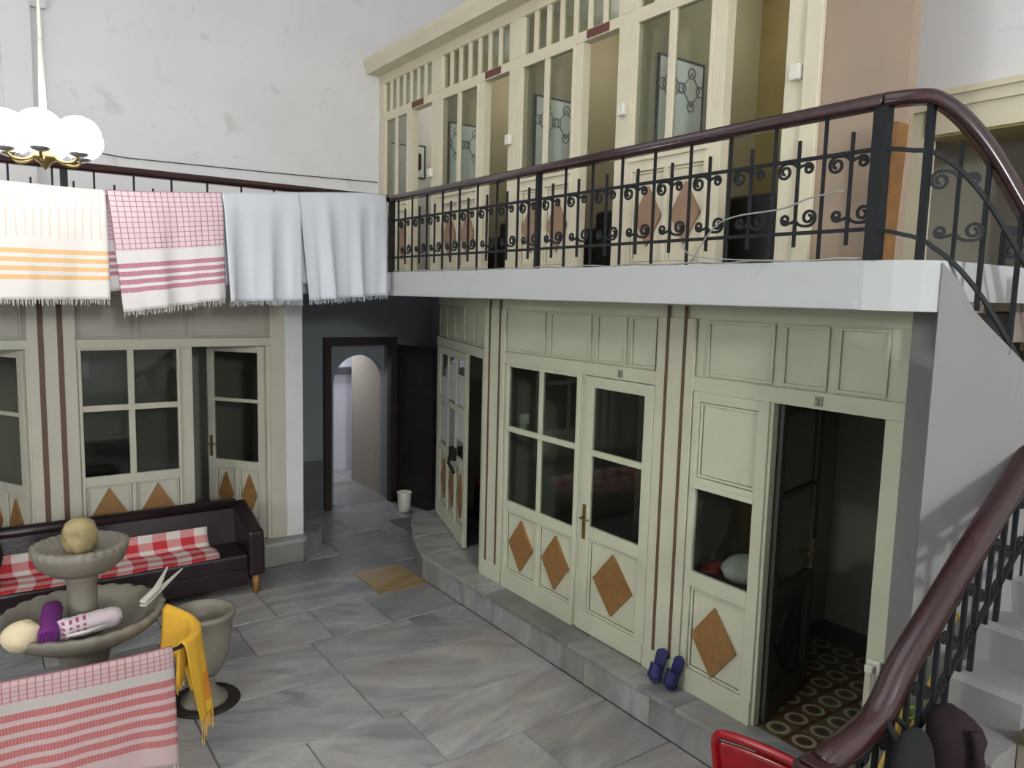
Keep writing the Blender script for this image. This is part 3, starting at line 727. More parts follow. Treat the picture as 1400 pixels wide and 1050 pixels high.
def scroll(root, x, y, z, dx, dy, flip):
    key = (round(dx, 3), round(dy, 3), flip)
    if key not in SCM: SCM[key] = scroll_mesh(dx, dy, flip)
    link_mesh('scroll', SCM[key], (x, y, z), root)
BARM = {}
def bar(root, nm, x, y, z0, z1, w=0.014):
    key = (round(z1 - z0, 3), w)
    if key not in BARM:
        me = box(-w / 2, w / 2, -w / 2, w / 2, 0, z1 - z0).mesh('bar'); setmat(me, 'iron'); BARM[key] = me
    return link_mesh(nm, BARM[key], (x, y, z0), root)
ZR = 4.06                       # top of the level handrails
def level_run(root, p0, d, start, length, n_from=0):
    """alternating full bars and short scrolled bars"""
    dx, dy = d; k = 0; s = start
    while s < length:
        x, y = p0[0] + dx * s, p0[1] + dy * s
        if k % 2 == 0:
            bar(root, 'short_bar', x, y, 3.385, 3.91)
            scroll(root, x, y, 3.765, -dx, -dy, False); scroll(root, x, y, 3.53, -dx, -dy, True)
        else:
            bar(root, 'baluster', x, y, ZS1, ZR - 0.06)
        k += 1; s += 0.1425
fb = [(-0.011, -0.005), (0.011, -0.005), (0.011, 0.005), (-0.011, 0.005)]
b1 = empty('balustrade', (3.42, 4.5, ZS1), 'black scrolled iron balustrade with brown handrail along the right gallery', 'railing', 'iron balustrades')
put('handrail', MB().sweep([(3.42, 6.96, ZR), (3.42, 1.955, ZR)], RAIL), 'rail_wood', b1)
put('upper_bar', MB().bar((3.42, 6.95, 3.815), (3.42, 1.96, 3.815), 0.018), 'iron', b1)
put('lower_bar', MB().bar((3.42, 6.95, 3.455), (3.42, 1.96, 3.455), 0.018), 'iron', b1)
level_run(b1, (3.42, 1.96), (0, 1), 0.14, 4.95)
bar(b1, 'post', 3.42, 4.55, ZS1, ZR - 0.06, 0.034); bar(b1, 'corner_post', 3.42, 1.96, ZS1, ZR - 0.06, 0.062); bar(b1, 'corner_post', 3.42, 6.95, ZS1, ZR - 0.06, 0.05)
b2 = empty('balustrade', (1.0, 6.95, ZS1), 'black iron balustrade with brown handrail across the back gallery behind the towels', 'railing', 'iron balustrades')
put('handrail', MB().sweep([(-7.1, 6.95, ZR), (3.375, 6.95, ZR)], RAIL), 'rail_wood', b2)
put('upper_bar', MB().bar((-7.1, 6.95, 3.815), (3.38, 6.95, 3.815), 0.018), 'iron', b2)
put('lower_bar', MB().bar((-7.1, 6.95, 3.455), (3.38, 6.95, 3.455), 0.018), 'iron', b2)
level_run(b2, (3.39, 6.95), (-1, 0), 0.14, 6.0)
bar(b2, 'post', 0.62, 6.95, ZS1, ZR - 0.06, 0.05)

# staircase: curved stringer wall, upper steps, lower flight
def interp(P, n=6):
    """Catmull-Rom through points"""
    P = [Vector(p) for p in P]; out = []
    for i in range(len(P) - 1):
        a = P[max(i - 1, 0)]; b = P[i]; c = P[i + 1]; d = P[min(i + 2, len(P) - 1)]
        for k in range(n):
            t = k / n
            out.append(0.5 * ((2 * b) + (c - a) * t + (2 * a - 5 * b + 4 * c - d) * t * t + (3 * b - a - 3 * c + d) * t ** 3))
    return out + [P[-1]]
sc = empty('staircase', (3.4, 1.2, 0), 'curved white plastered stair with stone treads rising to the gallery', 'stairs')
SP = interp([(3.54, 1.70, 3.30), (3.60, 1.645, 3.21), (3.66, 1.59, 3.08), (3.80, 1.45, 2.88), (3.95, 1.36, 2.70), (4.15, 1.30, 2.45)])
mb = MB(); n = len(SP); off = Vector((0.09, 0.05, 0)); vs = []
for p in SP: vs += [(p.x, p.y, 0.0), (p.x, p.y, p.z), (p.x + off.x, p.y + off.y, p.z), (p.x + off.x, p.y + off.y, 0.0)]
fs = [(0, 1, 2, 3), tuple(reversed([4 * (n - 1) + k for k in range(4)]))]
for i in range(n - 1):
    for a in range(4): fs.append((4 * i + a, 4 * i + (a + 1) % 4, 4 * i + 4 + (a + 1) % 4, 4 * i + 4 + a))
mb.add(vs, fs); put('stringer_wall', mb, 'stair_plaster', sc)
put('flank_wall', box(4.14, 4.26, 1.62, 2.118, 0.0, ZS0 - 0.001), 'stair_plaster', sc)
for k in range(1, 5):
    z = ZS1 - 0.18 * k; y1 = 1.68 - 0.15 * (k - 1)
    put('tread', box(3.78 + 0.1 * k, 5.25, y1 - 0.16, y1, z - 0.04, z), 'tread_stone', sc)
    put('riser', box(3.80 + 0.1 * k, 5.25, y1 - 0.15, y1 - 0.13, z - 0.18, z - 0.04), 'riser_stone', sc)
put('riser', box(3.76, 5.25, 1.66, 1.68, ZS1 - 0.18, ZS0), 'riser_stone', sc)
# lower flight along +X with a stepped plaster kerb on the court side
YK = 1.40; x0, z0 = 1.72, 0.0
TR, RS = 0.235, 0.176
for k in range(11):
    xa = x0 + TR * k; zt = RS * (k + 1)
    put('tread', box(xa - 0.02, xa + TR, 0.35, YK - 0.245, zt - 0.035, zt), 'tread_stone', sc)
    put('riser', box(xa, xa + 0.02, 0.35, YK - 0.245, max(0, zt - RS), zt - 0.035), 'riser_stone', sc)
prof = [(2.35, 0.0), (2.35, 0.62)]
for k in range(3, 11):
    xa = x0 + TR * k; zt = RS * (k + 1) + 0.12
    prof += [(xa - 0.03, zt - RS + (0.0 if k > 3 else 0.0)), (xa - 0.03, zt)]
prof = [(2.35, 0.0), (2.35, 0.70)]
for k in range(3, 11):
    xa = x0 + TR * k + 0.03; zt = RS * (k + 1) + 0.13
    prof += [(max(xa - 0.02, 2.36), zt - 0.02), (xa + 0.02, zt), (xa + TR - 0.02, zt), (xa + TR - 0.005, zt - 0.0)]
prof += [(x0 + TR * 11 + 0.03, RS * 11 + 0.13), (x0 + TR * 11 + 0.03, 0.0)]
m_ = len(prof)
mb = MB().add([(x, YK - 0.24, z) for x, z in prof] + [(x, YK + 0.06, z) for x, z in prof],
              [tuple(range(m_)), tuple(range(2 * m_ - 1, m_ - 1, -1))] + [(i, m_ + i, m_ + (i + 1) % m_, (i + 1) % m_) for i in range(m_)])
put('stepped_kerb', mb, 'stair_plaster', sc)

# curved stair balustrade (upper) and straight one (lower)
b3 = empty('balustrade', (3.6, 1.65, 3.2), 'dark curved iron stair balustrade sweeping down from the gallery corner', 'railing', 'iron balustrades')
UR = interp([(3.42, 1.955, ZR), (3.45, 1.86, ZR), (3.51, 1.77, 4.05), (3.58, 1.68, 3.97), (3.66, 1.595, 3.84), (3.74, 1.52, 3.68), (3.84, 1.435, 3.47), (3.98, 1.36, 3.2)])
put('handrail', MB().sweep(UR, RAIL), 'rail_wood', b3)
def at_rail(P, s):
    s *= len(P) - 1; i = min(int(s), len(P) - 2); return P[i].lerp(P[i + 1], s - i)
ub = [(p.x, p.y, p.z - 0.245 - 0.02 * min(i / 8, 1)) for i, p in enumerate(UR)]
put('upper_bar', MB().sweep(ub, [(-0.009, -0.009), (0.009, -0.009), (0.009, 0.009), (-0.009, 0.009)], False), 'iron', b3)
lb = [(p.x, p.y, p.z - 0.605 - 0.06 * min(i / 14, 1)) for i, p in enumerate(UR)]
put('lower_bar', MB().sweep(lb, [(-0.009, -0.009), (0.009, -0.009), (0.009, 0.009), (-0.009, 0.009)], False), 'iron', b3)
p = UR[11]; bar(b3, 'post', p.x, p.y, ZS1 - 0.02, p.z - 0.06, 0.03)
p = UR[24]; bar(b3, 'baluster', p.x, p.y, 3.09, p.z - 0.06, 0.018)
p = UR[32]; bar(b3, 'baluster', p.x, p.y, 2.9, p.z - 0.06, 0.018)
p = UR[18]; bar(b3, 'short_bar', p.x, p.y, 3.3, p.z - 0.14)
dd = (UR[20] - UR[16]).normalized(); dh = Vector((dd.x, dd.y)).normalized()
scroll(b3, p.x, p.y, p.z - 0.31, dh.x, dh.y, False); scroll(b3, p.x, p.y, p.z - 0.53, dh.x, dh.y, True)
bar(b3, 'newel_post', 4.02, 1.34, 1.9, 3.3, 0.06)

b4 = empty('balustrade', (3.0, YK, 0.7), 'dark iron stair balustrade with wide glossy brown handrail on the lower flight', 'railing', 'iron balustrades')
LR = interp([(2.40, 1.43, 1.50), (2.47, 1.42, 1.535), (2.56, 1.41, 1.56), (2.70, YK, 1.615), (2.84, YK, 1.76), (3.14, YK, 1.99), (3.44, YK, 2.215), (3.72, YK, 2.41), (4.05, YK, 2.66)], 4)
RW = [(a * 1.35, b * 1.25) for a, b in RAIL]
put('handrail', MB().sweep(LR, RW), 'rail_wood', b4)
put('newel_cap', MB().box(2.33, 2.45, 1.36, 1.49, 1.41, 1.475).box(2.345, 2.435, 1.375, 1.475, 1.475, 1.49), 'rail_wood', b4, bevel=0.01)
put('newel_post', box(2.36, 2.42, 1.395, 1.455, 0.62, 1.41), 'iron', b4, bevel=0.004)
def lz(x): return 1.66 + (x - 2.70) * 0.765            # rail height over the flight
def low(x): return lz(x) - 0.60
def sb(d, nm, a=2.5, b=4.05): put(nm, MB().bar((a, YK, lz(a) - d), (b, YK, lz(b) - d), 0.02), 'iron', b4)
sb(0.2, 'upper_bar', 2.62); sb(0.52, 'lower_bar', 2.5)
k = 0; x = 2.52
while x < 4.0:
    step = int((x - x0 - 0.03) / TR); foot = RS * (step + 1) + 0.13
    if k % 2: bar(b4, 'baluster', x, YK, foot - 0.02, min(lz(x), 9) - 0.07, 0.02)
    else:
        bar(b4, 'short_bar', x, YK, max(lz(x) - 0.6, foot), lz(x) - 0.12, 0.018)
        scroll(b4, x, YK, lz(x) - 0.26, 1, 0, False); scroll(b4, x, YK, lz(x) - 0.45, 1, 0, True)
    k += 1; x += 0.105
b5 = empty('balustrade', (4.45, 1.72, 3.2), 'short pale-backed iron rail beside the top stair steps', 'railing', 'iron balustrades')
put('upper_bar', MB().bar((4.36, 1.80, 3.5), (4.62, 1.62, 3.5), 0.02, 0.05), 'iron', b5)
bar(b5, 'post', 4.36, 1.80, ZS1, 3.5, 0.025); bar(b5, 'post', 4.62, 1.62, 3.13, 3.5, 0.025)
scroll(b5, 4.46, 1.73, 3.4, 0.82, -0.57, False)

# ------------------------------------------------------------------ chandelier over the fountain
CH = Vector((0.43, 5.97, 4.06))
ch = empty('chandelier', (CH.x, CH.y, 3.86), 'lit chandelier with white glowing globe shades on a brass rod', 'lamp')
put('rod', MB().tube([(CH.x, CH.y, 3.95), (CH.x, CH.y, 8.58)], 0.011), 'white_plastic', ch)
put('rod_sleeve', MB().lathe([(0.024, 0), (0.022, 0.1), (0.014, 0.5), (0.012, 0.52)], (CH.x, CH.y, 4.16)), 'white_plastic', ch)
put('hub', MB().lathe([(0.001, -0.12), (0.02, -0.1), (0.03, -0.08), (0.075, -0.05), (0.08, -0.03), (0.03, 0.0), (0.02, 0.1)], (CH.x, CH.y, 3.97)), 'brass', ch)
for i in range(6):
    a = 2 * PI * i / 6 + 0.35
    c, s_ = math.cos(a), math.sin(a); P = lambda r, z: (CH.x + r * c, CH.y + r * s_, CH.z + z)
    put('arm', MB().tube(interp([P(0.02, -0.08), P(0.1, -0.15), P(0.19, -0.16), P(0.235, -0.12)], 5), 0.01), 'brass', ch)
    put('glass_cup', MB().lathe([(0.015, 0), (0.05, 0.012), (0.065, 0.04), (0.06, 0.045), (0.015, 0.014)], P(0.235, -0.13)), 'chrome', ch)
    put('globe', MB().sphere(P(0.235, 0.01), 0.138, 0.9), 'globe_glow', ch)

# ------------------------------------------------------------------ clothes line with towels
LN = [(-2.6, 6.72, 3.95), (-1.2, 6.73, 3.86), (0.18, 6.74, 3.835), (0.9, 6.75, 3.835), (1.76, 6.76, 3.90), (2.42, 6.78, 3.97), (3.05, 6.84, 4.03), (3.40, 6.93, 4.04)]
LNP = interp(LN, 6)
tag(put('clothes_line', MB().tube(LNP, 0.005, 6), 'grey_cord'), 'thin grey clothes line strung across the court below the back rail', 'rope')
def line_at(x):
    for a, b in zip(LNP, LNP[1:]):
        if a.x <= x <= b.x: return a.lerp(b, (x - a.x) / max(b.x - a.x, 1e-6))
    return LNP[-1]
def fringe(root, pts, m, ln=0.035, seed=1, gap=0.012):
    q = random.Random(seed); mb = MB()
    for a, b in zip(pts, pts[1:]):
        a, b = Vector(a), Vector(b); n = max(1, int((b - a).length / gap))
        for i in range(n):
            p = a.lerp(b, (i + q.random() * 0.6) / n); l = ln * q.uniform(0.6, 1.25)
            e = p + Vector((q.uniform(-0.006, 0.006), q.uniform(-0.006, 0.006), -l))
            mb.sweep([p + Vector((0, 0, 0.006)), p.lerp(e, 0.5) + Vector((q.uniform(-0.003, 0.003), 0, 0)), e], [(-0.0022, -0.0022), (0.0022, -0.0022), (0, 0.003)], False, up=Vector((0, 1, 0)))
    o = put('fringe', mb, m, root); o['kind'] = 'stuff'; return o
def band(t, v, a, b): return v.gt(a) * v.lt(b)
def stripes(t, v, a, b, n, duty):
    per = (b - a) / n
    return band(t, v, a, b) * ((v - a) * (1 / per)).fract().lt(duty)
def tw1(t, u, v):
    c = rgb(224, 219, 214)
    nz = (u * 61.0).fract()
    c = t.mix((u * 19.0).fract().lt(0.16) * v.lt(0.46) * 0.5, c, rgb(226, 176, 150))
    c = t.mix((v * 26.0).fract().lt(0.12) * v.lt(0.46) * 0.22, c, rgb(226, 186, 160))
    s = stripes(t, v, 0.56, 0.86, 4, 0.55)
    return t.mix(s * (nz.lt(0.6) * 0.25 + 0.62), c, rgb(232, 176, 100))
def tw2(t, u, v):
    c = t.mix(v.lt(0.5) * 0.55, rgb(222, 217, 216), rgb(222, 178, 190))
    g = (u * 18.0).fract().lt(0.14).mx((v * 23.0).fract().lt(0.14)) * v.lt(0.49)
    c = t.mix(g * 0.8, c, rgb(150, 84, 106))
    s = stripes(t, v, 0.6, 0.87, 4, 0.6)
    return t.mix(s * ((u * 70.0).fract().lt(0.5) * 0.2 + 0.7), c, rgb(178, 92, 118))
def plain(t, u, v): return t.mix((u * 3.0).fract() * 0.06, rgb(200, 202, 208), rgb(186, 188, 195))
cloth('towel_orange', tw1); cloth('towel_plum', tw2); cloth('towel_white', plain)
def hung(name, m, x0, x1, zb, label, waves, seed, sk0=0.0, sk1=0.0, bzl=None, back=0.85, amp=0.02, fr=0.04, drift=0.0):
    """towel folded over the line: front sheet (to zb, with bottom corner drops) and back sheet"""
    q = random.Random(seed); ph = [q.uniform(0, 6.28) for _ in range(4)]
    bzl = bzl or (zb, zb)
    def wv(u, v): return amp * v * (math.sin(waves * 2 * PI * u + ph[0]) + 0.5 * math.sin(waves * 3.7 * PI * u + ph[1] + v))
    def front(u, v):
        xt = x0 + (x1 - x0) * u; p = line_at(xt); zl = bzl[0] + (bzl[1] - bzl[0]) * u
        xb = xt + sk0 * (1 - u) * v + sk1 * u * v + 0.012 * v * math.sin(waves * 4 * PI * u + ph[2])
        r = min(v * 6, 1)
        return (xb, p.y - 0.012 * r - 0.03 * r - wv(u, v) - 0.01, p.z + 0.008 - (p.z + 0.008 - zl) * v)
    def rear(u, v):
        xt = x0 + (x1 - x0) * u; p = line_at(xt); zl = bzl[0] + (bzl[1] - bzl[0]) * u
        zl = p.z - (p.z - zl) * back; r = min(v * 6, 1)
        return (xt + drift * v, p.y + 0.012 * r + 0.01 * v + 0.6 * wv(u, v), p.z + 0.008 - (p.z + 0.008 - zl) * v)
    mb = MB(); mb.grid(front, 48, 28); mb.grid(rear, 24, 16)
    o = put(name, mb, m, label=label, cat='towel', group='towels hung on the clothes line', solid=0.004)
    fringe(o, [front(i / 24, 1) for i in range(25)], m if m == 'towel_white' else 'white_cloth', fr, seed)
    return o
hung('towel', 'towel_orange', -0.16, 0.875, 2.99, 'cream towel with four yellow-orange stripes on the clothes line under the lamp', 2, 3, bzl=(2.98, 3.0), sk1=-0.005)
hung('towel', 'towel_plum', 0.885, 1.745, 2.95, 'pink checked towel with plum stripes on the clothes line', 2, 5, sk0=0.1, sk1=0.03, bzl=(2.90, 3.02), back=0.83, drift=-0.02)
hung('towel', 'towel_white', 1.75, 2.42, 2.99, 'plain white fringed towel next to the pink checked one', 2, 8, sk0=0.03, sk1=0.0, bzl=(3.0, 3.02), amp=0.028)
hung('towel', 'towel_white', 2.40, 3.33, 3.05, 'plain white fringed towel nearest the gallery corner', 3, 12, sk0=0.11, sk1=-0.0, bzl=(3.02, 3.09), amp=0.035, drift=0.0)

# ------------------------------------------------------------------ leather bench with checked cloth
bn = empty('bench', (0.6, 8.0, 0), 'dark brown leather bench along the back cabins', 'bench')
put('seat', box(-1.6, 2.18, 7.62, 8.1, 0.27, 0.44), 'leather', bn, bevel=0.03)
put('backrest', MB().hexa([(-1.6, 8.08, 0.3), (2.2, 8.08, 0.3), (2.2, 8.24, 0.3), (-1.6, 8.24, 0.3), (-1.6, 8.16, 0.83), (2.2, 8.16, 0.83), (2.2, 8.27, 0.83), (-1.6, 8.27, 0.83)]), 'leather', bn, bevel=0.025)
put('back_roll', MB().tube([(-1.6, 8.2, 0.82), (2.2, 8.2, 0.82)], 0.06, 12), 'leather', bn)
put('arm', MB().hexa([(2.18, 7.6, 0.2), (2.34, 7.6, 0.2), (2.34, 8.26, 0.2), (2.18, 8.26, 0.2), (2.18, 7.62, 0.66), (2.34, 7.62, 0.66), (2.34, 8.26, 0.85), (2.18, 8.26, 0.85)]), 'leather', bn, bevel=0.03)
put('apron', box(-1.6, 2.18, 7.66, 7.72, 0.1, 0.27), 'leather', bn, bevel=0.01)
for x, y in ((2.26, 7.66), (2.26, 8.2), (0.4, 7.7), (-1.5, 7.7), (-1.5, 8.2)):
    put('leg', MB().lathe([(0.025, 0), (0.035, 0.08), (0.04, 0.2)], (x, y, 0), 10), 'brown_wood', bn)
def chk(t, u, v):
    a = (u * 7.0).fract().lt(0.5); b_ = (v * 4.0).fract().lt(0.5)
    s = a + b_
    c = t.mix(s.gt(0.5) * 0.62, rgb(214, 206, 200), rgb(196, 62, 70))
    return t.mix(s.gt(1.5) * 0.9, c, rgb(184, 30, 44))
cloth('check_red', chk)
def ck(u, v):
    x = 0.05 + 1.84 * u + 0.03 * math.sin(v * 5) + 0.03 * v
    if v < 0.7: y = 7.6 + v / 0.7 * 0.49; z = 0.447 + 0.004 * math.sin(u * 21 + v * 4)
    else: k = (v - 0.7) / 0.3; y = 8.075 + 0.035 * k - 0.012; z = 0.45 + 0.19 * k
    return (x, y, z + 0.003)
mb = MB(); mb.grid(ck, 40, 24)
ckd = put('checked_cloth', mb, 'check_red', label='red and white checked cloth spread over the leather bench', cat='cloth', solid=0.006)
mb = MB().blob((-0.05, 7.86, 0.72), 0.16, 0.17, 0.27, 4, 0.2)
cj = put('jacket_heap', mb, 'black_cloth', label='dark bundle of clothes at the left end of the bench', cat='clothes')
put('scarf', MB().blob((-0.04, 7.8, 0.94), 0.15, 0.12, 0.05, 6, 0.25), 'teal_cloth', cj, label='teal scarf')

# ------------------------------------------------------------------ marble fountain
FX, FY = 0.54, 5.94
fo = empty('fountain', (FX, FY, 0), 'two-tiered carved marble fountain with a scalloped basin', 'fountain')
put('pedestal', MB().lathe([(0.34, 0), (0.34, 0.05), (0.30, 0.08), (0.2, 0.12), (0.15, 0.2), (0.14, 0.4), (0.17, 0.52), (0.2, 0.6)], (FX, FY, 0)), 'stone', fo)
sca = lambda a, j: (1 + (0.022 * abs(math.sin(a * 13)) if 3 <= j <= 6 else 0), 0.012 * abs(math.sin(a * 13)) if 4 <= j <= 5 else 0)
put('basin', MB().lathe([(0.16, 0.56), (0.3, 0.61), (0.44, 0.69), (0.5, 0.75), (0.525, 0.80), (0.49, 0.81), (0.45, 0.77), (0.36, 0.71), (0.2, 0.665), (0.001, 0.655)], (FX, FY, 0), 104, True, sca), 'stone', fo)
put('column', MB().lathe([(0.13, 0.65), (0.125, 0.70), (0.095, 0.74), (0.095, 1.02), (0.105, 1.06), (0.12, 1.1)], (FX, FY, 0)), 'stone', fo)
sc2 = lambda a, j: (1 + (0.02 * abs(math.sin(a * 14)) if 3 <= j <= 5 else 0), 0.008 * abs(math.sin(a * 14)) if 4 <= j <= 5 else 0)
put('upper_bowl', MB().lathe([(0.11, 1.1), (0.2, 1.12), (0.27, 1.18), (0.295, 1.25), (0.305, 1.30), (0.26, 1.31), (0.2, 1.265), (0.001, 1.25)], (FX, FY, 0), 112, True, sc2), 'stone', fo)
ro = lambda a, j: (1 + 0.06 * math.sin(a * 6 + j * 1.1), 0)
put('finial', MB().lathe([(0.08, 1.25), (0.095, 1.29), (0.11, 1.33), (0.1, 1.36), (0.112, 1.40), (0.095, 1.45), (0.06, 1.48), (0.001, 1.49)], (FX, FY, 0), 36, True, ro), 'gilt_stone', fo, label='yellowed carved rose finial')
def roll(name, m, a, b, r, label, cat, group=None):
    a, b = Vector(a), Vector(b); n = 10
    path = [a.lerp(b, i / n) for i in range(n + 1)]
    pr = []
    for i in range(26):                              # spiral section of a rolled cloth
        an = 2 * PI * i / 26; k = 1 + 0.05 * math.sin(3 * an)
        pr.append((r * k * math.cos(an), r * k * math.sin(an)))
    mb = MB().sweep(path, pr, True, up=Vector((0, 0, 1)), scale=[0.9] + [1 + 0.04 * math.sin(i * 2.1) for i in range(1, n)] + [0.9])
    o = put(name, mb, m, label=label, cat=cat, group=group)
    # coil on the end
    d = (b - a).normalized(); s_ = d.cross(Vector((0, 0, 1))); u_ = s_.cross(d)
    co_ = [b + d * 0.004 + s_ * (r * 0.85 * (1 - i / 30) * math.cos(i * 0.6)) + u_ * (r * 0.85 * (1 - i / 30) * math.sin(i * 0.6)) for i in range(30)]
    put('rolled_end', MB().sweep(co_, [(-0.004, -0.004), (0.004, -0.004), (0.004, 0.004), (-0.004, 0.004)], False, up=d), m, o)
    return o
def pinkroll(t, u, v): return rgb(200, 150, 165)
m, b, t = base_mat('pink_check', 0.9)
tc = t.node('ShaderNodeTexCoord'); sp = t.node('ShaderNodeSeparateXYZ'); t.l.new(tc.outputs['Object'], sp.inputs[0])
X_, Z_ = V(t, sp.outputs[0]), V(t, sp.outputs[2])
g = (X_ * 24.0).fract().lt(0.45) * (Z_ * 30.0).fract().lt(0.5) * X_.lt(0.0)
t.link(t.mix(g * 0.9, rgb(206, 190, 196), rgb(150, 40, 84)), b.inputs['Base Color'])
tb = MB().blob((0.16, 5.66, 0.83), 0.12, 0.12, 0.1, 9, 0.12)
put('shower_cap', tb, 'cream_cloth', label='cream bundled cloth in the fountain basin', cat='cloth')
roll('rolled_towel', 'purple_cloth', (0.36, 5.96, 0.87), (0.30, 5.52, 0.84), 0.062, 'purple rolled towel in the fountain basin', 'towel', 'rolled towels in the fountain basin')
roll('rolled_towel', 'pink_check', (0.37, 5.58, 0.85), (0.72, 5.70, 0.83), 0.07, 'pink and white checked rolled towel in the fountain basin', 'towel', 'rolled towels in the fountain basin')
put('soap_stick', MB().sweep([(0.40, 5.50, 0.835), (0.52, 5.49, 0.845), (0.66, 5.55, 0.85)], [(-0.014, -0.006), (0.014, -0.006), (0.014, 0.006), (-0.014, 0.006)], True, scale=[1, 1.1, 0.5]), 'white_cloth', label='pale flat stick lying on the fountain rim', cat='utensil')
tg = empty('tongs', (1.0, 5.9, 0.82), 'white two-pronged plastic tongs on the right fountain rim', 'utensil')
for dz, e in ((0.0, (1.26, 6.22, 0.90)), (0.03, (1.16, 6.26, 0.92))):
    put('prong', MB().sweep([(0.90, 5.78, 0.83 + dz), (1.02, 5.93, 0.855 + dz), e], [(-0.024, -0.006), (0.024, -0.006), (0.024, 0.006), (-0.024, 0.006)], False, scale=[1.0, 1.0, 0.25]), 'white_plastic', tg)

# stone urn
ur = empty('urn', (1.3, 5.76, 0), 'plain pale stone urn beside the fountain', 'urn')
put('foot', MB().lathe([(0.17, 0), (0.17, 0.03), (0.12, 0.07), (0.08, 0.12), (0.075, 0.18), (0.1, 0.22)], (1.3, 5.76, 0)), 'stone', ur)
put('bowl', MB().lathe([(0.09, 0.21), (0.14, 0.27), (0.185, 0.4), (0.205, 0.55), (0.215, 0.66), (0.235, 0.68), (0.235, 0.71), (0.205, 0.715), (0.19, 0.66), (0.17, 0.5), (0.1, 0.36), (0.001, 0.34)], (1.3, 5.76, 0), 40), 'stone', ur)
put('dark_floor_ring', MB().lathe([(0.26, 0.0), (0.255, 0.012), (0.18, 0.012)], (1.3, 5.76, 0), 32), 'dark_wood', ur, label='dark floor ring under the urn')  # flat dark ring on the floor around the urn foot

# guard rail with towels
GP = interp([(-0.9, 5.0, 0.85), (-0.4, 4.95, 0.85), (0.02, 4.93, 0.85), (0.45, 4.87, 0.86), (0.86, 4.84, 0.875), (1.02, 4.92, 0.875), (1.11, 5.10, 0.87), (1.11, 5.32, 0.865), (1.02, 5.58, 0.86)], 8)
gr = empty('guard_rail', (0.4, 4.95, 0), 'low curved rail round the front of the fountain under the towels', 'railing')
put('top_bar', MB().tube(GP, 0.012), 'iron', gr); put('lower_bar', MB().tube([(p.x, p.y, 0.12) for p in GP[:31]], 0.009), 'iron', gr)
for i in (0, 14, 30, 63): p = GP[i]; put('post', MB().tube([(p.x, p.y, 0), (p.x, p.y, p.z)], 0.012), 'iron', gr); put('foot', MB().lathe([(0.035, 0), (0.03, 0.015), (0.014, 0.02)], (p.x, p.y, 0), 12), 'iron', gr)
def pk(t, u, v):
    c = rgb(182, 158, 156)
    g = (u * 34.0).fract().lt(0.16).mx((v * 26.0).fract().lt(0.16)) * v.lt(0.17)
    c = t.mix(g * 0.7, c, rgb(150, 68, 88)); c = t.mix(band(t, v, 0.17, 0.26), c, rgb(176, 168, 162))
    s = stripes(t, v, 0.26, 0.86, 6, 0.58)
    return t.mix(s * ((u * 84.0).fract().lt(0.5) * 0.22 + 0.6), c, rgb(164, 70, 70))
cloth('towel_pink', pk)
def gpt(s): s = max(0, min(s, len(GP) - 1.001)); i = int(s); return GP[i].lerp(GP[i + 1], s - i), (GP[min(i + 1, len(GP) - 1)] - GP[i]).normalized()
def draped(name, m, s0, s1, zo, zi, label, amp, waves, seed, group, fr, narrow=0.0):
    q = random.Random(seed); ph = [q.uniform(0, 6.28) for _ in range(3)]
    def side(sgn, zb, nr):
        def fn(u, v):
            um = 0.5 + (u - 0.5) * (1 - nr * v)
            p, t_ = gpt(s0 + (s1 - s0) * um); nrm = Vector((t_.y, -t_.x, 0)) * sgn
            r = min(1, v * 28); wv = amp * v * (math.sin(waves * 2 * PI * u + ph[0]) + 0.4 * math.sin(waves * 5 * PI * u + ph[1]))
            o = p + nrm * (0.026 * r + 0.02 * v + (wv + amp * v))
            return (o.x, o.y, p.z + 0.03 - (p.z + 0.03 - zb) * v + 0.02 * v * math.sin(waves * 3 * u + ph[2]))
        return fn
    f1, f2 = side(1, zo, narrow), side(-1, zi, 0)
    mb = MB(); mb.grid(f1, 48, 28); mb.grid(f2, 24, 10)
    o = put(name, mb, m, label=label, cat='towel', group=group, solid=0.005)
    fringe(o, [f1(i / 24, 1) for i in range(25)], fr, 0.04 if m != 'towel_yellow' else 0.13, seed); fringe(o, [f2(i / 16, 1) for i in range(17)], fr, 0.04, seed + 1)
    return o
draped('towel', 'towel_pink', 8, 33.5, 0.17, 0.62, 'pink towel with red stripes draped over the low rail in front of the fountain', 0.018, 2, 21, 'towels draped on the low rail', 'white_cloth')
def yl(t, u, v):
    c = t.mix((u * 9.0).fract() * 0.3, rgb(226, 176, 62), rgb(206, 150, 50))
    return t.mix(band(t, v, 0.5, 0.85) * band(t, u, 0.22, 0.42) * 0.6, c, rgb(206, 92, 40))
cloth('towel_yellow', yl); paint('yellow_thread', (216, 166, 56), 0.9)
draped('towel', 'towel_yellow', 36.5, 64, 0.30, 0.60, 'yellow fringed towel draped over the curved end of the low rail', 0.02, 2, 33, 'towels draped on the low rail', 'yellow_thread', 0.4)
fb_ = MB().blob((0.82, 5.72, 0.12), 0.15, 0.13, 0.12, 15, 0.2)
put('cloth_heap', fb_, 'white_cloth', label='crumpled white cloth heap on the floor under the fountain', cat='cloth')
put('cloth_heap', MB().blob((0.72, 5.50, 0.09), 0.13, 0.1, 0.09, 16, 0.2), 'maroon_cloth', label='dark red cloth on the floor behind the draped pink towel', cat='cloth')
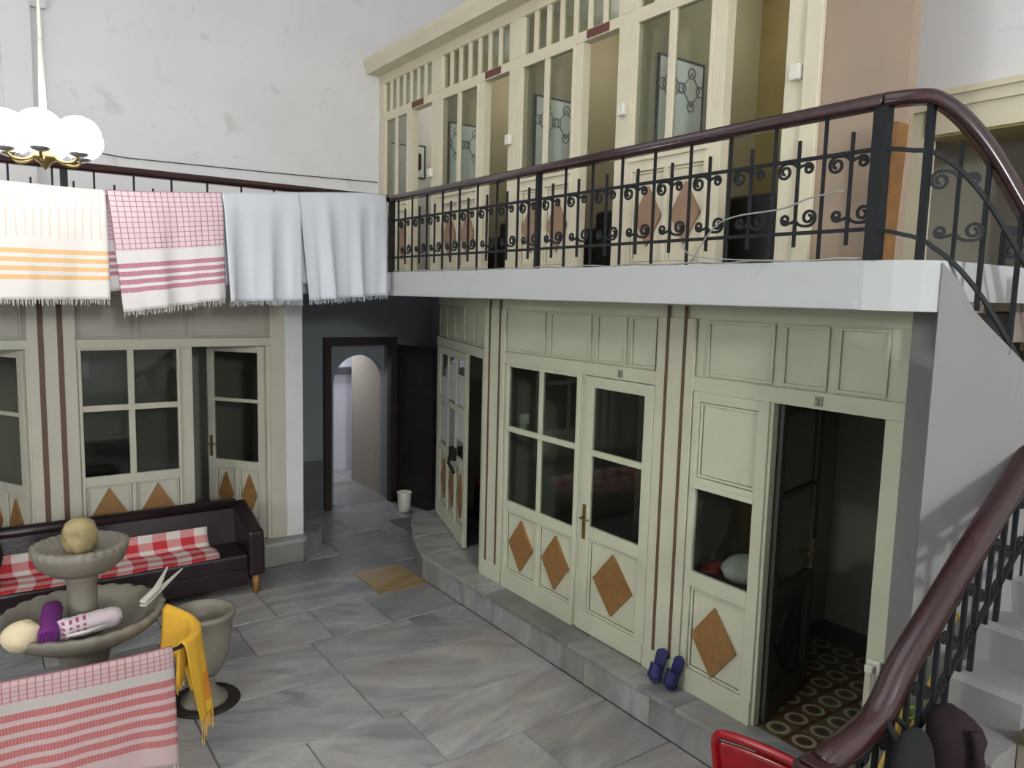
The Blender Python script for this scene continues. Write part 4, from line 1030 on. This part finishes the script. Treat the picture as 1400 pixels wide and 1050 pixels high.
# ------------------------------------------------------------------ red chair, slippers, bin
rc = empty('plastic_chair', (3.4, 2.25, 0), 'glossy red plastic chair standing before the marble step', 'chair')
fc = Fr((3.26, 2.52), (0.24, -0.97), (0.97, 0.24))        # u along the back, d towards the seat
def cp(u, d, z): return fc.p(u, z, d)
def chair_back(u0, u1, z0, z1, d):
    return [cp(u0, d(z0), z0), cp(u1, d(z0), z0), cp(u1, d(z0) + 0.025, z0), cp(u0, d(z0) + 0.025, z0), cp(u0, d(z1), z1), cp(u1, d(z1), z1), cp(u1, d(z1) + 0.025, z1), cp(u0, d(z1) + 0.025, z1)]
dl = lambda z: -0.12 * (z - 0.42) / 0.42 + 0.02
rim = interp([cp(0.0, dl(0.42), 0.42), cp(-0.01, dl(0.62), 0.62), cp(0.0, dl(0.75), 0.75), cp(0.06, dl(0.81), 0.805), cp(0.26, dl(0.82), 0.82), cp(0.46, dl(0.81), 0.805), cp(0.52, dl(0.75), 0.75), cp(0.53, dl(0.62), 0.62), cp(0.52, dl(0.42), 0.42)], 5)
put('back_rim', MB().tube(rim, 0.022, 10), 'red_plastic', rc)
def bk(u, v):
    z = 0.42 + 0.38 * v; sp = 0.5 - 0.06 * max(0, (v - 0.8) / 0.2)
    return cp(0.26 + (u - 0.5) * 2 * 0.26 * (sp / 0.5), dl(z) + 0.03 * (1 - (2 * u - 1) ** 2), z)
put('backrest', MB().grid(lambda u, v: bk(u, v * 0.84), 12, 8), 'red_plastic', rc, solid=0.012)
put('top_rail', MB().grid(lambda u, v: bk(u, 0.90 + v * 0.12), 12, 4), 'red_plastic', rc, solid=0.014)
put('seat', MB().hexa([cp(0.0, 0.0, 0.40), cp(0.52, 0.0, 0.40), cp(0.5, 0.46, 0.42), cp(0.02, 0.46, 0.42), cp(0.0, 0.0, 0.43), cp(0.52, 0.0, 0.43), cp(0.5, 0.46, 0.45), cp(0.02, 0.46, 0.45)]), 'red_plastic', rc, bevel=0.01)
for u, d, du, dd_ in ((0.03, 0.03, -0.03, -0.05), (0.49, 0.03, 0.03, -0.05), (0.05, 0.42, -0.02, 0.03), (0.47, 0.42, 0.02, 0.03)):
    put('leg', MB().bar(cp(u + du, d + dd_, 0.0), cp(u, d, 0.42), 0.045, 0.03), 'red_plastic', rc)
def slipper(name, bx, by, yaw, tilt, label):
    """slipper standing on its toe, leaning against the cabin front"""
    r = empty(name, (bx, by, PF), label, 'slipper', 'blue slippers leaning on the cabin front')
    out = []
    for i in range(17):
        t = i / 16; l = 0.26 * t; wv = 0.036 + 0.016 * math.sin(PI * (t * 0.9 + 0.05)) + 0.008 * math.cos(2 * PI * t)
        if t > 0.85: wv *= math.sqrt(max(0.02, 1 - ((t - 0.85) / 0.15) ** 2))
        if t < 0.1: wv *= math.sqrt(max(0.05, 1 - ((0.1 - t) / 0.1) ** 2))
        out.append((l, wv))
    ca, sa = math.cos(yaw), math.sin(yaw)
    def W(l, s, h):     # l up along the leaning sole, s across, h off the sole (towards the court)
        x = math.sin(tilt) * l - math.cos(tilt) * h; z = math.cos(tilt) * l + math.sin(tilt) * h
        return (bx + x * ca - s * sa, by + x * sa + s * ca, PF + max(z, 0.002))
    v = []; n = len(out)
    for h in (0.0, 0.022):
        for l, wv in out: v.append(W(l, wv, h))
        for l, wv in reversed(out): v.append(W(l, -wv, h))
    m_ = 2 * n
    put('sole', MB().add(v, [tuple(range(m_)), tuple(range(2 * m_ - 1, m_ - 1, -1))] + [(i, m_ + i, m_ + (i + 1) % m_, (i + 1) % m_) for i in range(m_)]), 'blue_rubber', r, bevel=0.004)
    mb = MB()
    mb.grid(lambda a, b: W(0.035 + 0.105 * b, (0.056 - 0.004 * b) * math.cos(PI * a), 0.02 + (0.05 + 0.015 * b) * math.sin(PI * a)), 14, 6)
    put('upper_strap', mb, 'blue_rubber', r, solid=0.006)
slipper('slipper', 4.02, 3.74, 0.12, 0.42, 'dark blue slipper leaning upright on the cabin front, nearer the middle door')
slipper('slipper', 4.04, 3.60, -0.15, 0.36, 'dark blue slipper leaning upright on the cabin front, nearer the stairs')
bi = empty('waste_bin', (4.93, 9.55, 0), 'small white bin on the floor before the black door leaf', 'bin')
put('body', MB().lathe([(0.075, 0), (0.085, 0.02), (0.1, 0.26), (0.104, 0.28), (0.096, 0.28), (0.08, 0.05), (0.001, 0.04)], (4.93, 9.55, 0)), 'white_plastic', bi)
put('rim', MB().lathe([(0.1, 0.27), (0.108, 0.275), (0.108, 0.29), (0.1, 0.292)], (4.93, 9.55, 0), 32, False), 'white_plastic', bi)
# papers on the facet panes
k = 0
for u0, u1, z0, z1, lab in ((0.86, 1.22, 1.45, 1.76, 'pinkish-white paper taped low on the pane nearest the opening'), (0.87, 1.2, 1.85, 2.2, 'white paper taped high on the pane nearest the opening'), (1.33, 1.64, 1.86, 2.3, 'tall white paper taped high on the middle pane'),
                            (1.77, 2.08, 1.84, 2.1, 'white paper taped high on the pane beside the alcove'), (1.76, 2.1, 1.28, 1.75, 'tall white paper covering the lower pane beside the alcove')):
    put('paper_notice', F.B(u0, u1, z0, z1, 0.004, 0.006), 'paper', label=lab, cat='notice', group='papers taped to the slanted cabin front')

# ------------------------------------------------------------------ things inside the lower cabins
def bed(loc, sx, sy, h, mat_, label, group=None, cover='mattress'):
    x, y = loc; z = PF
    r = empty('bed', (x, y, z), label, 'bed', group)
    put('base', box(x - sx / 2, x + sx / 2, y - sy / 2, y + sy / 2, z + 0.08, z + h - 0.12), 'black_leather', r, bevel=0.02)
    put(cover, box(x - sx / 2 + 0.01, x + sx / 2 - 0.01, y - sy / 2 + 0.01, y + sy / 2 - 0.01, z + h - 0.12, z + h), mat_, r, bevel=0.04)
    for a in (-1, 1):
        for c in (-1, 1): put('leg', MB().lathe([(0.02, 0), (0.03, 0.08)], (x + a * (sx / 2 - 0.08), y + c * (sy / 2 - 0.08), z), 8), 'dark_wood', r)
    return r
bed((5.45, 4.4), 1.3, 0.95, 0.66, 'pinkred_cloth', 'low bed with a dull pink cover seen through the closed cabin door')
bed((5.45, 7.1), 1.0, 1.3, 0.62, 'red_cloth', 'low bed with a red cover inside the slanted cabin')
bt = empty('side_table', (4.55, 3.38, PF), 'dark small table behind the low window by the open doorway', 'table')
put('table_top', box(4.28, 4.85, 3.1, 3.68, PF + 0.78, PF + 0.82), 'dark_wood', bt, bevel=0.005)
for x, y in ((4.33, 3.15), (4.80, 3.15), (4.33, 3.63), (4.80, 3.63)): put('leg', box(x - 0.02, x + 0.02, y - 0.02, y + 0.02, PF, PF + 0.78), 'dark_wood', bt)
put('cloth_heap', MB().blob((4.52, 3.32, PF + 0.92), 0.2, 0.16, 0.1, 24, 0.25), 'white_cloth', label='crumpled white cloth heap on the table behind the low window', cat='cloth')
put('cloth_heap', MB().blob((4.45, 3.58, PF + 0.86), 0.13, 0.08, 0.04, 25, 0.2), 'red_cloth', label='folded red cloth on the table behind the low window', cat='cloth')
put('hanging_bag', MB().blob((5.3, 2.2, 1.15), 0.16, 0.12, 0.35, 28, 0.2), 'maroon_cloth', label='dark red clothes hanging on the wall inside the open doorway', cat='clothes')
cu = MB()
cu.grid(lambda a, b: (5.6 + 0.03 * math.sin(a * 22), 4.55 + 0.5 * a, 2.85 - 2.0 * b), 40, 4)
put('curtain', cu, 'curtain', label='olive curtain hanging behind the closed cabin door', cat='curtain', solid=0.01)
put('wall_dispenser', MB().box(4.46, 4.57, 6.12, 6.219, 1.82, 1.93).box(4.475, 4.555, 6.14, 6.219, 1.70, 1.82), 'white_plastic', label='small white box on the wall inside the four-pane window cabin', cat='dispenser', bevel=0.01)
sf = empty('couch', (1.15, 9.9, PF), 'black leather couch inside the cabin behind the bench', 'couch')
put('seat', box(0.62, 1.75, 9.5, 10.3, PF + 0.1, PF + 0.42), 'black_leather', sf, bevel=0.03)
put('backrest', box(0.62, 1.55, 10.2, 10.45, PF + 0.3, PF + 0.95), 'black_leather', sf, bevel=0.04)
put('arm', box(0.6, 0.75, 9.5, 10.3, PF + 0.1, PF + 0.62), 'black_leather', sf, bevel=0.03)
for x in (0.7, 1.7): put('leg', MB().lathe([(0.02, 0), (0.03, 0.1)], (x, 9.6, PF), 8), 'dark_wood', sf); put('leg', MB().lathe([(0.02, 0), (0.03, 0.1)], (x, 10.2, PF), 8), 'dark_wood', sf)
cl_ = empty('reflection_sheet', (0.98, 10.46, 2.0), 'pale blue sheet standing in for the bright reflection in the bench window', 'reflection')
put('sheet', box(0.86, 1.12, 10.485, 10.498, 2.0, 2.5), 'paper', cl_); put('top_strip', box(0.86, 1.12, 10.48, 10.5, 2.48, 2.51), 'white_plastic', cl_)  # sheet added inside the cabin to imitate the window's bluish reflection

# ------------------------------------------------------------------ things in the upper cabins
for y0, y1, lab in ((3.45, 4.6, 'black leather couch in the upper cabin nearest the stairs'), (5.0, 6.15, 'black leather couch in the third upper cabin from the far corner'), (6.6, 7.8, 'black leather couch in the second upper cabin from the far corner')):
    r = empty('couch', (5.2, (y0 + y1) / 2, Z0), lab, 'couch', 'black couches in the upper cabins')
    ye = y0 - 0.1 if y0 < 4 else y0 - 0.08
    put('seat', box(4.85, 5.9, y0 - 0.12, y1, Z0 + 0.06, Z0 + 0.46), 'black_leather', r, bevel=0.03)
    put('backrest', box(4.8, 4.95, y0 - 0.12, y0 + 0.5, Z0 + 0.06, Z0 + 0.60), 'black_leather', r, bevel=0.03)
    for x in (4.9, 5.8):
        for y in (y0, y1 - 0.06): put('leg', box(x, x + 0.04, y, y + 0.04, Z0, Z0 + 0.07), 'dark_wood', r)
def flower_mesh(mb, Fm, u, z, s):
    """etched diamond lattice ornament"""
    for du in (-0.5, 0.5):
        c = u + du * s * 1.25
        pts = [(c, z - s * 0.7), (c + s * 0.55, z), (c, z + s * 0.7), (c - s * 0.55, z), (c, z - s * 0.7)]
        mb.sweep([Fm.p(a, b, 0.022) for a, b in pts], [(-0.006, -0.003), (0.006, -0.003), (0.006, 0.003), (-0.006, 0.003)], False, up=Fm.n)
        for k in range(4):
            a = PI / 2 * k; q = [(c + s * 0.55 * math.cos(a) + s * 0.22 * math.cos(b), z + s * 0.7 * math.sin(a) + s * 0.22 * math.sin(b)) for b in [2 * PI * i / 10 for i in range(11)]]
            mb.sweep([Fm.p(x, y, 0.022) for x, y in q], [(-0.005, -0.003), (0.005, -0.003), (0.005, 0.003), (-0.005, 0.003)], False, up=Fm.n)
for yp, u0, u1, zt, lab in ((4.78, 4.80, 5.37, 5.17, 'etched mirror on the partition of the upper cabin nearest the stairs'), (6.36, 4.69, 5.25, 5.12, 'etched mirror on the partition of the third upper cabin from the far corner'), (7.94, 4.62, 5.1, 5.11, 'etched mirror on the partition of the second upper cabin from the far corner')):
    Fm = Fr((0, yp), (1, 0), (0, -1))
    r = empty('wall_mirror', ((u0 + u1) / 2, yp - 0.01, 3.95), lab, 'mirror', 'etched mirrors in the upper cabins')
    put('frame', Fm.rect(u0, u1, 3.95, zt, 0.0, 0.025, 0.018), 'mirror_frame', r)
    put('mirror_sheet', Fm.B(u0 + 0.018, u1 - 0.018, 3.968, zt - 0.018, 0.0, 0.018), 'mirror_glass', r)
    mb = MB(); flower_mesh(mb, Fm, (u0 + u1) / 2, zt - 0.24, 0.2); put('etched_ornament', mb, 'etched', r)
Fm = Fr((0, 9.5), (1, 0), (0, -1))
r = empty('wall_mirror', (4.7, 9.49, 4.0), 'plain framed mirror on the end wall of the far corner upper cabin', 'mirror', 'etched mirrors in the upper cabins')
put('frame', Fm.rect(4.56, 4.9, 4.0, 5.1, 0.0, 0.02, 0.015), 'mirror_frame', r); put('mirror_sheet', Fm.B(4.575, 4.885, 4.015, 5.085, 0, 0.015), 'mirror_glass', r)
r = empty('framed_picture', (5.06, 9.49, 4.68), 'small dark framed picture in the far corner upper cabin', 'picture')
put('frame', Fm.rect(4.95, 5.17, 4.68, 5.12, 0.0, 0.02, 0.015), 'dark_wood', r); put('print', Fm.B(4.965, 5.155, 4.695, 5.105, 0, 0.012), 'mirror_glass', r)
mb = MB()
for k in range(5): mb.add(*[[Fm.p(5.06 + 0.05 * math.cos(2 * PI * i / 8 + k), 4.9 + 0.05 * math.sin(2 * PI * i / 8 + k) + 0.06 * (k - 2) * 0.6, 0.014 + 0.001 * k) for i in range(8)], [tuple(range(8))]])
put('flower_motif', mb, 'dark_wood', r)
# narrow cupboard behind the corner post
cbd = empty('cupboard', (4.42, 2.5, Z0), 'narrow brown wooden cupboard behind the gallery corner post', 'cupboard')
put('body', MB().hexa([(4.36, 2.44, Z0), (4.48, 2.44, Z0), (4.48, 2.53, Z0), (4.36, 2.53, Z0), (4.36, 2.41, Z0 + 0.84), (4.48, 2.41, Z0 + 0.84), (4.48, 2.53, Z0 + 0.86), (4.36, 2.53, Z0 + 0.86)]), 'brown_wood', cbd)
put('door', box(4.352, 4.36, 2.44, 2.525, Z0 + 0.03, Z0 + 0.8), 'brown_wood', cbd)

# ------------------------------------------------------------------ wires and fittings
tag(put('wall_wire', MB().tube([(0.75, 9.49, 4.56), (1.45, 9.49, 4.51), (3.0, 9.49, 4.53), (4.45, 9.48, 4.56)], 0.006, 5), 'wire'), 'thin wire running along the back plaster wall', 'wire')
q = random.Random(5); pts = []
for i in range(40): pts.append((3.405 + 0.008 * math.sin(i * 0.9), 2.0 + i * 0.125, ZS1 + 0.008 + 0.006 * math.sin(i * 1.7)))
tag(put('edge_cable', MB().tube(pts, 0.006, 5), 'grey_cord'), 'thin pale cable lying along the right gallery edge', 'cable')
tag(put('loose_cord', MB().tube(interp([(3.41, 3.05, 3.33), (3.40, 2.9, 3.50), (3.395, 2.75, 3.56), (3.395, 2.45, 3.58), (3.40, 2.3, 3.62), (3.40, 2.12, 3.64)], 6), 0.005, 5), 'grey_cord'), 'loose grey cord tangled in the gallery balustrade', 'cord')
tag(put('loose_cord', MB().tube(interp([(3.375, 3.1, 3.42), (3.36, 3.0, 3.36), (3.36, 2.8, 3.335), (3.38, 2.5, 3.32)], 6), 0.004, 5), 'grey_cord'), 'loose pale cord hanging over the gallery edge', 'cord')
tag(put('hanging_cable', MB().tube(interp([(3.98, 1.83, 2.9), (3.90, 1.765, 2.6), (3.885, 1.75, 2.2), (3.83, 1.71, 1.8), (3.845, 1.72, 1.5), (3.86, 1.73, 1.2)], 6), 0.006, 5), 'grey_cord'), 'thin cable hanging down the white stair wall', 'cable')
so = empty('power_socket', (4.12, 2.165, 1.02), 'small white socket with cable on the post by the open doorway', 'socket')
put('plate', R.B(2.13, 2.21, 1.0, 1.08, 0.0, 0.035), 'white_plastic', so, bevel=0.008)
put('plug', R.B(2.15, 2.2, 1.015, 1.06, 0.035, 0.08), 'white_plastic', so, bevel=0.008)
put('cable', MB().tube(interp([R.p(2.17, 1.02, 0.06), R.p(2.18, 0.9, 0.03), R.p(2.2, 0.6, 0.02), R.p(2.17, 0.3, 0.02)], 5), 0.006, 6), 'white_plastic', so)

# ------------------------------------------------------------------ clutter at the foot of the stairs
def hang(name, m, c, rx, ry, rz, seed, amp, label, cat, top=0.5, rot=0.0):
    """cloth hanging in a drop shape from the rail"""
    q = random.Random(seed); ph = [q.uniform(0, 6.28) for _ in range(3)]; n = 22; rings = 14; v = []
    for j in range(rings + 1):
        t = j / rings; k = top + (1 - top) * math.sin(min(1, t * 1.15) * PI / 2)
        if t > 0.95: k *= 0.9
        if t == 0: k *= 0.6
        for i in range(n):
            a = 2 * PI * i / n; w_ = 1 + amp * math.sin(4 * a + ph[0] + 2 * t) + amp * 0.6 * math.sin(7 * a + ph[1])
            x, y = rx * k * w_ * math.cos(a), ry * k * w_ * math.sin(a)
            v.append((c[0] + x * math.cos(rot) - y * math.sin(rot), c[1] + x * math.sin(rot) + y * math.cos(rot), c[2] - rz * t))
    f = [(j * n + i, j * n + (i + 1) % n, (j + 1) * n + (i + 1) % n, (j + 1) * n + i) for j in range(rings) for i in range(n)]
    f += [tuple(range(n)), tuple(range((rings + 1) * n - 1, rings * n - 1, -1))]
    return put(name, MB().add(v, f, True), m, label=label, cat=cat)
mb = MB().blob((3.085, 1.285, 1.365), 0.10, 0.11, 0.175, 61, 0.16)
jk = put('jacket', mb, 'maroon_cloth', label='dark maroon cloth slumped on the white stair kerb', cat='clothes')
put('fold', MB().tube(interp([(3.04, 1.19, 1.50), (3.03, 1.16, 1.40), (3.05, 1.165, 1.28)], 5), 0.02, 8), 'maroon_cloth', jk)
mb = MB().blob((2.73, 1.26, 1.38), 0.10, 0.075, 0.20, 62, 0.1)
bg = put('shoulder_bag', mb, 'black_cloth', label='black bag hanging on the stair balustrade beside the maroon cloth', cat='bag')
put('strap', MB().tube(interp([(2.68, 1.27, 1.5), (2.70, 1.35, 1.57), (2.73, 1.385, 1.565), (2.77, 1.35, 1.56), (2.79, 1.27, 1.5)], 5), 0.012, 8), 'black_cloth', bg)
for k, (a, b, l) in enumerate((((2.66, 1.5, 0.82), (3.20, 1.5, 1.49), 'yellow broom handle tied to the stair balustrade, nearer the newel'), ((2.78, 1.5, 0.76), (3.37, 1.5, 1.51), 'yellow broom handle tied to the stair balustrade, nearer the steps'))):
    a, b = Vector(a), Vector(b)
    r = empty('broom_handle', tuple(a), l, 'broom', 'broom handles tied to the stairs')
    put('stick', MB().tube([a.lerp(b, 0.12), b], 0.010, 8), 'yellow_plastic', r); put('grip', MB().tube([a, a.lerp(b, 0.3)], 0.012, 8), 'orange_plastic', r)
tag(put('green_cord', MB().tube([(3.17 + 0.07 * math.cos(2 * PI * i / 16), 1.5 + 0.03 * math.sin(2 * PI * i / 16), 1.38 + 0.008 * math.sin(2 * PI * i / 8)) for i in range(17)], 0.005, 6), 'green_cord'), 'bright green cord tying the yellow handles', 'cord')
put('yellow_bag', MB().blob((3.24, 1.55, 1.30), 0.06, 0.03, 0.07, 41, 0.2), 'yellow_plastic', label='small yellow bag behind the lower balustrade bars', cat='bag')
put('yellow_cloth', MB().blob((3.32, 1.46, 1.80), 0.08, 0.03, 0.05, 42, 0.35), 'yellow_plastic', label='yellow cloth tucked under the brown stair handrail', cat='cloth')
